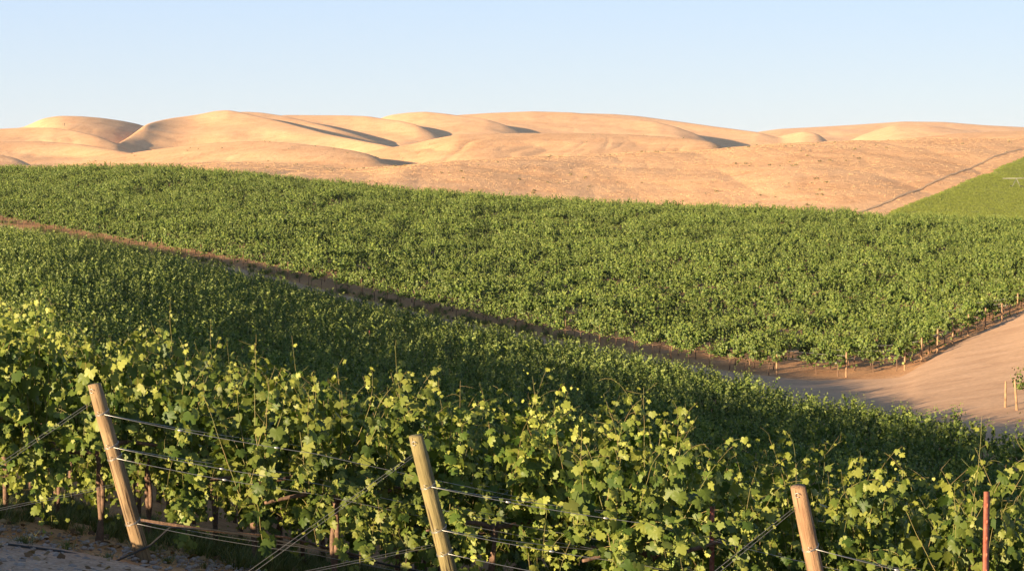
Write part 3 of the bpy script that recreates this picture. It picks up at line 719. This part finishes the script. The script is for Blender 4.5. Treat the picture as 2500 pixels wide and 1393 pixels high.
px_ = np.array([(v[2], v[3]) for v in rest]); zz = h(px_[:, 0], px_[:, 1])-.02
_sc = rng.uniform(.9, 1.1, len(rest))*np.where(near_edge_d(px_[:, 0]/px_[:, 1])-px_[:, 1] < 6, .94, 1.03)
o = gn_object('grapevine_rows', np.c_[px_, zz], A_+rng.integers(0, 2, len(rest))*math.pi, _sc, rng.integers(0, 6, len(rest)), src_objs(NEARQ))
tag(o, 'green mass of grapevines on the near slope running down to the dirt road', 'grapevines', kind='stuff')

# far block
ENDPX = {0: 1890, 1: 2060, 2: 2203, 3: 2244, 4: 2283, 5: 2320, 6: 2358, 7: 2400, 8: 2440, 9: 2478}
def far_end(k):
    px = ENDPX.get(k, 2478+38*(k-9)); u = (px-1250)/F; c = C0+CS*k; d = far_d(u, c); return np.array([u*d, d])
def crest_d(u): return np.interp(u*F+1250, [-700, 0, 400, 800, 1200, 1600, 2000, 2500, 3200], [385, 362, 355, 342, 322, 312, 300, 290, 290])
farv = []; row0 = []
for k in range(0, 60):
    e = far_end(k); L = .35; i = 0
    while L < 420:
        x, y = e-RF*L*1.0+NF*rng.normal(0, .12)
        u = x/y
        if u < -.34: break
        if u < .33 and y < crest_d(u):
            if k == 0 and abs(u) < .288 and i < 75: row0.append((k, i, x, y))
            elif rng.random() > .045: farv.append((k, i, x, y))
        L += 1.95; i += 1
ROT = math.atan2(RF[1], RF[0])
pf = np.array([(v[2], v[3]) for v in farv]); zz = h(pf[:, 0], pf[:, 1])-.02
n = len(farv)
o = gn_object('distant_vineyard', np.c_[pf, zz], ROT+rng.integers(0, 2, n)*math.pi+rng.normal(0, .12, n), rng.uniform(.8, 1.18, n)*(.92+.30*vnoise(pf[:, 0]*.22, pf[:, 1]*.16)), rng.integers(0, 7, n), src_objs(FAR))
tag(o, 'wide sunlit block of grapevines beyond the dirt road, filling the rise', 'grapevines', kind='stuff')
print('near', len(near), 'ind', len(ind), 'rest', len(rest), 'far', n, 'row0', len(row0), 'max ind depth', ind[-1][3])
F0 = []
for i in range(4):
    a = vine_shape(380+i, 2.05, lod='quad', nshoot=24, step=.09, lsize=.17, ntall=4, fill=6, spread=.6, top=1.8, cord=1.05, ncl=4, caught_p=.35, droop_p=.55)
    F0.append((build_leaves('foliage', a[0], a[1], a[2], a[3], a[4], a[5], 'quad', M['leaf_far'], a[7]), trunk_mesh('trunk', 380+i, 2.0, False)))
for (k, i, x, y) in row0:
    root = empty('grapevine', (x, y, hs(x, y)-.02), ROT+(math.pi if rng.random() < .5 else 0)); root.scale = (1, 1, rng.uniform(.9, 1.1))
    f_, t_ = F0[rng.integers(0, 4)]; obj('foliage', f_, root); obj('trunk', t_, root)
    tag(root, 'sunlit grapevine with bare trunk in the front row beyond the dirt road', 'grapevine', 'front row of vines beyond the dirt road')

# ------------------------------------------------------------------ posts
def post_mesh(name, length, r, mat, sides=20, seed=0, taper=.86, rings=14):
    rg = np.random.default_rng(seed); mb = MB()
    zz = np.linspace(-.35, length, rings); a = np.arange(sides)*2*np.pi/sides
    V = []
    for q, z in enumerate(zz):
        rr = r*(1+(taper-1)*max(z, 0)/length)*(1+.02*rg.normal(size=sides)+.025*np.sin(a*2+z*2+seed))
        if q == rings-1: rr = rr*.93
        V.append(np.stack([rr*np.cos(a), rr*np.sin(a), np.full(sides, z)+(.006*np.cos(a+seed) if q == rings-1 else 0)], 1))
    V = np.concatenate(V+[np.array([[0, 0, length+.004]])]); i, j = np.meshgrid(np.arange(rings-1), np.arange(sides), indexing='ij'); j2 = (j+1) % sides
    Q = np.stack([i*sides+j, i*sides+j2, (i+1)*sides+j2, (i+1)*sides+j], -1).reshape(-1, 4)
    c = rings*sides; F3 = [(c, (rings-1)*sides+k, (rings-1)*sides+(k+1) % sides) for k in range(sides)]
    mb.add(V, F3, Q); return mb.build(name, mat, smooth=True)
def tie_mesh(r, z):
    mb = MB(); 
    for dz in (0, .008):
        a = np.linspace(0, 2*np.pi, 25); mb.tube(np.stack([(r+.003)*np.cos(a), (r+.003)*np.sin(a), np.full(25, z+dz)+.012*np.sin(a)], 1), .002, 5, False)
    t = np.linspace(0, 8, 30); mb.tube(np.stack([(r+.005+.012*np.cos(t))*.75, -(r+.006+.01*np.sin(t))*.75, z+t*.004], 1), .0018, 5, False)
    return mb.build('wire_tie', M['steel'])
def staple_mesh(r, z, ang):
    mb = MB(); a = np.linspace(0, 5.2, 14); c = np.array([r*math.cos(ang), r*math.sin(ang), z]); tv = np.array([-math.sin(ang), math.cos(ang), 0]); ov = np.array([math.cos(ang), math.sin(ang), 0])
    mb.tube(c+ov*.006+.016*(np.cos(a)[:, None]*tv+np.sin(a)[:, None]*np.array([0, 0, 1.])), .0028, 5); return mb.build('staple', M['steel'])
def lean_post(k, top_px, base_xy, mat, r, label, ties, seed):
    e = np.array(base_xy); zb = hs(*e)
    # aim the post so that its head stands over the point seen in the photo
    d_top = e[1]-.22; T = P(top_px[0], top_px[1], d_top); B = Vector((e[0], e[1], zb)); v = T-B; length = v.length
    root = empty('wooden_post', B); root.rotation_mode = 'QUATERNION'; root.rotation_quaternion = v.to_track_quat('Z', 'Y')
    obj('shaft', post_mesh('shaft', length, r, mat, seed=seed), root)
    for f in ties: obj('wire_tie', tie_mesh(r*(1-.14*f), length*f), root)
    obj('staple', staple_mesh(r*.87, length*.975, -.9), root)
    tag(root, label, 'post', 'leaning wooden end posts of the near rows')
    return B, v
PB = {}
PB[0] = lean_post(0, (230, 937), near_end(0), M['post_a'], .066, 'leftmost leaning wooden end post, rough brown, standing at the gravel edge', (.845, .665, .60, .24), 1)
PB[1] = lean_post(1, (1015, 1063), near_end(1), M['post_b'], .066, 'middle leaning wooden end post, smooth and greenish brown', (.75, .53, .41), 2)
PB[2] = lean_post(2, (1948, 1187), near_end(2), M['post_c'], .064, 'right leaning wooden end post with reddish cracked grain', (.72, .48), 3)

# wires along the near rows
def wire(name, pts, r, label, cat, group, clips=(), mat='steel', sag=.0):
    mb = MB(); pts = np.array([tuple(p) for p in pts]); base = pts[0].copy()
    mb.tube(pts-base, r, 5); 
    o = obj(name, mb.build(name, M[mat]), loc=base); tag(o, label, cat, group)
    for c in clips:
        s = np.linalg.norm(np.diff(pts, axis=0), axis=1); s = np.concatenate([[0], np.cumsum(s)])
        q = np.array([np.interp(c, s, pts[:, a]) for a in range(3)])-base; q2 = np.array([np.interp(c+.045, s, pts[:, a]) for a in range(3)])-base
        m2 = MB(); m2.tube(np.array([q, (q+q2)/2, q2]), [.006, .011, .006], 8); obj('wire_clip', m2.build('wire_clip', M['steel']), o)
    return o
def row_wire(k, f, name, label, r=.0026, off=0., clips=(), Lend=14, drift=0., mat='steel', cat='wire', group='trellis wires of the near rows'):
    B, v = PB[k]; S = B+v*f; e = near_end(k); hgt = S.z-hs(S.x, S.y)
    pts = [S+Vector((RN[0], RN[1], 0))*off]
    L0 = (np.array([S.x, S.y])-e)@RD
    for L in np.arange(1.4, Lend, 3.0 if L0 < 1 else 3.0):
        q = e+RD*L; pts.append(Vector((q[0]+RN[0]*(off+drift), q[1]+RN[1]*(off+drift), hs(*q)+hgt+.02*math.sin(L*2.1+f*7))))
    fine = [pts[0]]
    for a, b in zip(pts[:-1], pts[1:]):
        for t in np.linspace(.125, 1, 8): fine.append(a.lerp(b, t)-Vector((0, 0, .018*4*t*(1-t))))
    return wire(name, fine, r, label, cat, group, clips, mat)
names3 = ['leftmost', 'middle', 'right']
for k in (0, 1, 2):
    T = {0: (.84, .66, .60), 1: (.75, .53, .41), 2: (.72, .48, .40)}[k]
    for j, f in enumerate(T):
        hn = ['topmost', 'second', 'third'][j]
        row_wire(k, f, 'trellis_wire', f'{hn} steel trellis wire on the near side of the {names3[k]} leaning post', off=-.07, clips=(.62, 1.45) if j == 0 else (.9,), drift=-.42 if k == 2 else -.28)
        if j < 2: row_wire(k, f-.006, 'trellis_wire', f'{hn} steel trellis wire on the far side of the {names3[k]} leaning post', off=.07, drift=.22)
row_wire(0, .24, 'trellis_wire', 'low steel wire tied near the foot of the leftmost leaning post', off=-.06, clips=(1.9,))
row_wire(0, .25, 'trellis_wire', 'second low steel wire running behind the foot of the leftmost leaning post', off=.06, drift=.1)
# anchor wires
def anchor(k, f, gp, label, off=0):
    B, v = PB[k]; S = B+v*f; G = Vector(gp); pts = [S.lerp(G, t) for t in np.linspace(0, 1, 12)]
    wire('anchor_wire', pts, .0017, label, 'wire', 'anchor wires of the leaning posts', (1.75,) if f < .6 else (), mat='dark_steel')
for k in (0, 1, 2):
    e = near_end(k)
    B, v = PB[k]
    for j, f in enumerate((.93, .46)):
        q = e-RD*2.0; g1 = (q[0], q[1], hs(*q)+.03+.03*j)
        anchor(k, f, g1, f'{"upper" if j == 0 else "lower"} anchor wire running down left from the {names3[k]} leaning post')
        anchor(k, f-.012, (g1[0]+.05, g1[1]-.03, g1[2]), f'thin second strand beside the {"upper" if j == 0 else "lower"} anchor wire of the {names3[k]} leaning post')
# drip hoses and lying cane
for k in (0, 1):
    e = near_end(k); pts = []
    for L in np.arange(.1, 13, .25):
        q = e+RD*L+RN*.05; pts.append((q[0], q[1], hs(*q)+.36+.03*math.sin(L*1.7+k)))
    if k == 0:
        q = e-RD*.15; pts = [(e[0]-1.0, e[1]-.55, hs(e[0]-1.0, e[1]-.55)+.05), (e[0]-.6, e[1]-.5, hs(e[0]-.6, e[1]-.5)+.05), (e[0]-.2, e[1]-.25, hs(*e)+.08), (e[0]+.05, e[1]-.05, hs(*e)+.17), (e[0]+.2, e[1]+.1, hs(*e)+.3)]+pts[2:]
    wire('drip_hose', pts, .010, f'black drip irrigation hose hanging low under the row of the {names3[k]} leaning post', 'hose', 'drip hoses', mat='hose')
q0 = P(340, 1268, 16.2); q1 = P(700, 1310, 17.2); q2 = P(900, 1362, 17.4)
wire('wooden_rail', [q0, q0.lerp(q1, .5)-Vector((0, 0, .02)), q1, q2], .014, 'thin bare wooden pole lying low behind the leftmost leaning post', 'pole', None, mat='bark')

# red steel posts
def red_post(px, py, xy, label):
    T = P(px, py, xy[1]); b = Vector((T.x+.02, xy[1], hs(T.x, xy[1]))); hgt = T.z-b.z
    root = empty('steel_post', b, R(20)); mb = MB(); z0 = -.3
    mb.box((0, 0, (hgt+z0)/2), (.045, .006, hgt-z0)); mb.box((0, .0205, (hgt+z0)/2-.003), (.006, .035, hgt-z0-.006))
    obj('shaft', mb.build('shaft', M['red_steel']), root); 
    m2 = MB()
    for z in np.arange(.3, hgt-.03, .12): m2.box((0, -.008, z), (.014, .010, .03))
    obj('stud_row', m2.build('stud_row', M['red_steel']), root); tag(root, label, 'post', 'red steel stakes in the rows'); return root
e = near_end(2)+RD*1.37; red_post(2403, 1199, e-RN*.66, 'red painted steel stake standing in the vines near the right edge')
e = near_end(1)+RD*2.45; red_post(1733, 1235, e, 'shaded red steel stake half hidden by leaves left of the right leaning post')
P_far = P(902, 806, 40); 
_d = np.linspace(30, 120, 900); _a, _y, _z = ray(902, 803); dd = float(_d[np.argmin(abs(CZ+_z*_d/_y-h(_a*_d/_y, _d)-2.25))])
b = Vector((P(902, 806, dd).x, dd, hs(P(902, 806, dd).x, dd))); root = empty('steel_post', b); mb = MB(); hgt = P(902, 806, dd).z-b.z
mb.box((0, 0, hgt/2), (.05, .05, max(hgt, 1.6))); obj('shaft', mb.build('shaft', M['red_steel']), root); tag(root, 'lone rusty stake poking out of the vines on the near slope', 'post', 'red steel stakes in the rows')
a0 = P(2362, 1400, 13.6); a1 = P(2385, 1352, 13.55)
wire('wooden_stake', [a0-Vector((.15, 0, .5)), a0, a1], .013, 'pale thin stake leaning beside the red steel stake', 'stake', None, mat='bark')

# end posts of the far block and their wires
def plain_post(name, loc, hgt, r, label, group, mat='post_far', lean=(0, 0)):
    root = empty(name, loc); root.rotation_euler = (lean[0], lean[1], 0)
    obj('shaft', post_mesh('shaft', hgt, r, M[mat], sides=10, seed=int(rng.integers(99)), rings=6), root)
    m = MB(); a = np.linspace(0, 2*np.pi, 9); m.tube(np.stack([(r+.005)*np.cos(a), (r+.005)*np.sin(a), np.full(9, hgt*.7)], 1), .006, 4, False); obj('wire_tie', m.build('wire_tie', M['steel']), root)
    tag(root, label, 'post', group); return root
ordw = ['first', 'second', 'third', 'fourth', 'fifth', 'sixth', 'seventh', 'eighth', 'ninth', 'tenth']
for k in range(0, 12):
    e = far_end(k)+RF*.35; z = hs(*e)
    lab = f'upright wooden end post beyond the road, {ordw[k]} from the left corner' if k < 10 else 'upright wooden end post past the right edge'
    if e[0]/e[1] > .285: continue
    plain_post('end_post', (e[0], e[1], z), 1.66+.14*math.sin(k*2.2), .07, lab, 'wooden end posts of the far rows')
    if k in (1, 2, 3, 5, 7, 8, 9):
        for hh, nm in ((1.5, 'upper'), (.95, 'lower')):
            pts = []
            for L in np.linspace(0, 9, 6): q = e-RF*L; pts.append((q[0], q[1], hs(*q)+hh))
            wire('trellis_wire', pts, .012, f'{nm} wire strung from the {ordw[k]} end post beyond the dirt road', 'wire', 'trellis wires of the far rows')
# grape stakes of the far front row
for i in range(0, 64, 2):
    q = far_end(0)-RF*(2.2+1.95*i); 
    if q[0]/q[1] < -.285: break
    mb = MB(); mb.box((0, 0, .85), (.04, .04, 1.7), .3); o = obj('grape_stake', mb.build('grape_stake', M['post_far']), loc=(q[0], q[1], hs(*q))); tag(o, 'thin wooden stake between trunks of the front row beyond the dirt road', 'stake', 'stakes of the far front row')

# third block at the right edge across the road
bx = P(2483, 1000, 99); zb = hs(bx.x, bx.y)
plain_post('end_post', (bx.x, bx.y, zb), 1.75, .075, 'wooden end post at the right edge of the picture, leaning before a small vine', 'wooden posts at the right edge', lean=(0, R(-5)))
plain_post('end_post', (bx.x-.15, bx.y+1.8, hs(bx.x-.15, bx.y+1.8)), 1.5, .07, 'shorter wooden post standing just behind the one at the right edge', 'wooden posts at the right edge')
for i in range(1):
    x, y = bx.x+1.3+1.6*i, bx.y+1.4+.7*i
    root = empty('grapevine', (x, y, hs(x, y)), R(20)); root.scale = (1, 1, .95); obj('foliage', F0[i % 4][0], root); obj('trunk', F0[i % 4][1], root)
    tag(root, ['grapevine at the right edge of the picture, beside two wooden posts', 'grapevine just past the right edge', 'third grapevine past the right edge'][i], 'grapevine', 'vines at the right edge')

# ------------------------------------------------------------------ small things on the ground
def tuft_mesh(seed, n, hgt, spread, wid):
    rg = np.random.default_rng(seed); V = []; Fc = []; rn = []
    for i in range(n):
        a = rg.uniform(0, 6.28); r = abs(rg.normal(0, spread)); b = np.array([r*math.cos(a), r*math.sin(a), 0]); t = b*rg.uniform(1.2, 2.2)+np.array([rg.normal(0, .04), rg.normal(0, .04), hgt*rg.uniform(.5, 1.1)])
        sd_ = np.array([math.sin(a), -math.cos(a), 0])*wid; k = len(V); m = (b+t)/2+np.array([0, 0, hgt*.12])
        V += [b-sd_, b+sd_, m+sd_*.8, m-sd_*.8, t]; Fc += [(k, k+1, k+2), (k, k+2, k+3), (k+3, k+2, k+4)]; rn += [rg.random()]*5
    return mesh_np('grass_tuft', np.array(V), np.array(Fc), M['weed'], {'rnd': rn, 'tip': np.array(rn)*.3})
TU = [tuft_mesh(i, 90, .16, .09, .004) for i in range(3)]
lab_t = {(60, 1335): 'green grass tuft on the bare verge at the left edge', (165, 1345): 'small grass tuft left of the leftmost leaning post', (265, 1372): 'grass tuft just left of the foot of the leftmost leaning post', (410, 1380): 'grass tuft right of the foot of the leftmost leaning post', (500, 1390): 'low grass tuft at the bottom edge under the vines', (450, 1340): 'shaded grass tuft behind the leftmost leaning post'}
for i, ((px, py), lab) in enumerate(lab_t.items()):
    # meet the ground
    d = np.linspace(12, 24, 400); a, yy, zz_ = ray(px, py); g_ = h(a*d/yy, d); z_ = CZ+zz_*d/yy; kk = np.where(g_ > z_)[0]; dq = d[kk[0]] if len(kk) else 17
    x = a*dq/yy; o = obj('grass_tuft', TU[i % 3], loc=(x, dq, hs(x, dq)+.01)); s = rng.uniform(.5, .8); o.scale = (s, s, s*.9); tag(o, lab, 'grass tuft', 'grass tufts on the verge')
# pebbles on the verge
mb = MB(); ico = np.array([(0, 0, 1), (.89, 0, .45), (.28, .85, .45), (-.72, .53, .45), (-.72, -.53, .45), (.28, -.85, .45), (.72, .53, -.45), (-.28, .85, -.45), (-.89, 0, -.45), (-.28, -.85, -.45), (.72, -.53, -.45), (0, 0, -1)])
fs = [(0, 1, 2), (0, 2, 3), (0, 3, 4), (0, 4, 5), (0, 5, 1), (1, 6, 2), (2, 7, 3), (3, 8, 4), (4, 9, 5), (5, 10, 1), (6, 7, 2), (7, 8, 3), (8, 9, 4), (9, 10, 5), (10, 6, 1), (11, 7, 6), (11, 8, 7), (11, 9, 8), (11, 10, 9), (11, 6, 10)]
for i in range(1500):
    y = rng.uniform(12.5, 17.5); x = rng.uniform(-5.5, -1.2); s = abs(rng.normal(.012, .012))+.006
    mb.add(ico*rng.uniform(.7, 1.2, (12, 1))*np.array([1, rng.uniform(.7, 1.1), .6])*s+np.array([x, y, hs(x, y)+.03+s*.2]), fs)
tag(obj('gravel', mb.build('gravel', M['stone'])), 'loose pebbles scattered over the verge and gravel road at the lower left', 'gravel', kind='stuff')
# fallen leaves on the verge
n_ = 900; yy_ = rng.uniform(13, 18.5, n_); xx_ = rng.uniform(-5.6, 0., n_); pl = np.c_[xx_, yy_, h(xx_, yy_)+.045]
M['dead'] = leaf_mat('dead leaf', (.14, .08, .04), (.24, .14, .07), (.36, .24, .12), (.3, .2, .1), .1, .1)
lm = build_leaves('leaf_litter', pl, np.c_[rng.normal(0, .4, (n_, 2)), np.ones(n_)], rng.normal(size=(n_, 3)), rng.uniform(.03, .08, n_), rng.random(n_), np.zeros(n_), 'mid', M['dead'], rng)
tag(obj('leaf_litter', lm), 'dry fallen leaves scattered on the verge under the nearest vines', 'leaf litter', kind='stuff')
# weeds along the far front row
V = []; pts = []
for i in range(420):
    L = rng.uniform(-3, 175); q = far_end(0)-RF*L+NF*rng.normal(-.2, .9)*1.0
    if vnoise(np.array([L*.12]), np.array([.5]))[0] > .42: pts.append((q[0], q[1], hs(*q)+.05))
WS = list(rng.uniform(1.5, 3.6, len(pts)))
for k in range(2, -8, -1):
    e = near_end(k)
    for i in range(170):
        L = rng.uniform(2.2, 14); q = e+RD*L+RN*rng.normal(0, .55)
        if q[1] < 30: pts.append((q[0], q[1], hs(*q))); WS.append(rng.uniform(.5, 1.3))
o = gn_object('weeds', np.array(pts), rng.uniform(0, 6.28, len(pts)), WS, rng.integers(0, 3, len(pts)), src_objs(TU))
tag(o, 'green weeds growing on the soil under the vine rows', 'weeds', kind='stuff')
def clump_mesh(name, seed, n, rad, hgt, wid, mat):
    rg = np.random.default_rng(seed); V = []; Fc = []; rn = []
    for i in range(n):
        a = rg.uniform(0, 6.28); b = np.array([rg.uniform(-1, 1)*rad, rg.uniform(-1, 1)*rad, -.05]); k = len(V); q = rg.random()
        w_ = np.array([math.cos(a), math.sin(a), 0])*wid*rg.uniform(.6, 1.3); t = b+np.array([rg.normal(0, hgt*.3), rg.normal(0, hgt*.3), hgt*rg.uniform(.6, 1.2)])
        V += [b-w_, b+w_, t+w_*.5, t-w_*.6]; Fc.append((k, k+1, k+2, k+3)); rn += [q]*4
    return mesh_np(name, np.array(V), np.array(Fc), mat, {'rnd': rn, 'tip': np.array(rn)*.3})
M['straw'] = leaf_mat('dry grass blades', (.50, .30, .15), (.60, .37, .19), (.66, .42, .23), (.58, .37, .2), .15, .1)
M['alfalfa'] = leaf_mat('green crop leaves', (.11, .14, .02), (.155, .185, .028), (.205, .225, .04), (.22, .24, .05), .2, .2)
N1 = 22000
uu_ = rng.uniform(-.29, .29, N1); dd_ = np.sqrt(rng.uniform(425.**2, 900.**2, N1)); X_ = uu_*dd_
lim_ = np.array([field_left(d) for d in dd_]); ok = (uu_*F+1250 < lim_-2) & (vnoise(X_*.25, dd_*.09) > .18)
pts = np.c_[X_, dd_, hz(X_, dd_)][ok]; nn = len(pts)
o = gn_object('dry_grass', pts, rng.uniform(0, 6.28, nn), rng.uniform(.6, 1.4, nn), rng.integers(0, 3, nn), src_objs([clump_mesh('dry_grass', i, 12, .5, .13, .06, M['straw']) for i in range(3)]))
tag(o, 'dry golden grass standing over the slopes behind the vineyard', 'dry grass', kind='stuff')
N2 = 26000
uu_ = rng.uniform(.195, .30, N2); dd_ = rng.uniform(404, min(fd[-1]+140, 860), N2); X_ = uu_*dd_
lim_ = np.array([field_left(d) for d in dd_]); ok = uu_*F+1250 > lim_
pts = np.c_[X_, dd_, hz(X_, dd_)+.6][ok]; nn = len(pts)
o = gn_object('crop_plants', pts, rng.uniform(0, 6.28, nn), rng.uniform(.8, 1.2, nn), rng.integers(0, 3, nn), src_objs([clump_mesh('crop_plants', 10+i, 40, .8, .26, .07, M['alfalfa']) for i in range(3)]))
tag(o, 'green crop plants filling the field at the upper right', 'crop', kind='stuff')
# scrub on the golden hills
pts = []
for i in range(1300):
    px = rng.uniform(-60, 2560); d = rng.uniform(430, 1250); u = (px-1250)/F; x = u*d
    if px > 2100 and d < 700: continue
    if fbm(np.array([x*.02]), np.array([d*.02]), 3)[0] < -.02: continue
    pts.append((x, d, 0))
pts = np.array(pts); pts[:, 2] = hz(pts[:, 0], pts[:, 1])-.05
def scrub_mesh(seed):
    rg = np.random.default_rng(seed); V = []; Fc = []
    for i in range(26):
        b = rg.normal(0, .25, 3)*np.array([1.3, 1, .45])+np.array([0, 0, .2]); a_ = norm(rg.normal(size=3)); c_ = norm(np.cross(a_, rg.normal(size=3))); k = len(V); s = .22
        V += [b+a_*s, b-a_*s*.6+c_*s, b-a_*s*.6-c_*s]; Fc.append((k, k+1, k+2))
    return mesh_np('scrub', np.array(V), np.array(Fc), M['scrub'])
SB = [scrub_mesh(i) for i in range(3)]
o = gn_object('scrub', pts, rng.uniform(0, 6.28, len(pts)), rng.uniform(.3, 1.1, len(pts))**1.5*1.1, rng.integers(0, 3, len(pts)), src_objs(SB))
tag(o, 'dry scrub dotted over the golden hills behind the vineyard', 'scrub', kind='stuff')

# irrigation pipe in the green field
pr = row_to_depth(2470, 462, 405); xb = (2470-1250)/F*pr; zt = hs(xb, pr)
root = empty('irrigation_pivot', (xb, pr, float(hz(np.array([xb]), np.array([pr]))[0]))); hh = 3.2
mb = MB(); mb.tube(np.array([(-3, 0, hh), (6, -.5, hh+.1), (22, -2, hh+.2)]), .09, 8); obj('pipe', mb.build('pipe', M['dark_steel']), root)
for x0 in (1.0, 16.0):
    mb = MB()
    for dx in (-1.6, 1.6): mb.tube(np.array([(x0+dx, -.5, 0), (x0, -.5, hh)]), .07, 5)
    obj('tower_leg', mb.build('tower_leg', M['dark_steel']), root)
    for dx in (-1.6, 1.6):
        mb = MB(); a = np.linspace(0, 2*np.pi, 15); mb.tube(np.stack([x0+dx+.5*np.cos(a), np.full(15, -.5), .5+.5*np.sin(a)], 1), .12, 6, False); obj('wheel', mb.build('wheel', M['hose']), root)
tag(root, 'pale irrigation pipe on wheeled legs standing in the green field', 'irrigation pivot')
# masts on the far crest
for px, py, lab in ((565, 268, 'tiny mast on the highest far hilltop left of centre'), (157, 281, 'tiny mast on the leftmost far hilltop')):
    T = P(px, py, 2600 if px > 300 else 2500); zg = float(hz(np.array([T.x]), np.array([T.y]))[0]); root = empty('mast', (T.x, T.y, zg)); mb = MB()
    mb.tube(np.array([(0, 0, -1), (0, 0, 4)]), [.4, .3], 6); obj('pole', mb.build('pole', M['hose']), root); m2 = MB(); m2.box((0, 0, 3.4), (1.6, .5, .6)); obj('crossarm', m2.build('crossarm', M['hose']), root); tag(root, lab, 'mast')

# ------------------------------------------------------------------ evening haze: one closed box of even air
hzm = bpy.data.materials.new('thin haze'); hzm.use_nodes = True; t = hzm.node_tree; t.nodes.remove(t.nodes['Principled BSDF'])
pv = t.nodes.new('ShaderNodeVolumePrincipled'); pv.inputs['Color'].default_value = (.86, .90, 1.0, 1); pv.inputs['Density'].default_value = .00003; pv.inputs['Anisotropy'].default_value = 0
t.links.new(pv.outputs[0], t.nodes['Material Output'].inputs['Volume'])
mb = MB(); mb.box((0, 4500, 45), (26000, 9700, 230)); tag(obj('haze', mb.build('haze', hzm)), 'thin even haze over the distant hills', 'haze', kind='stuff')
sc.cycles.volume_bounces = 0
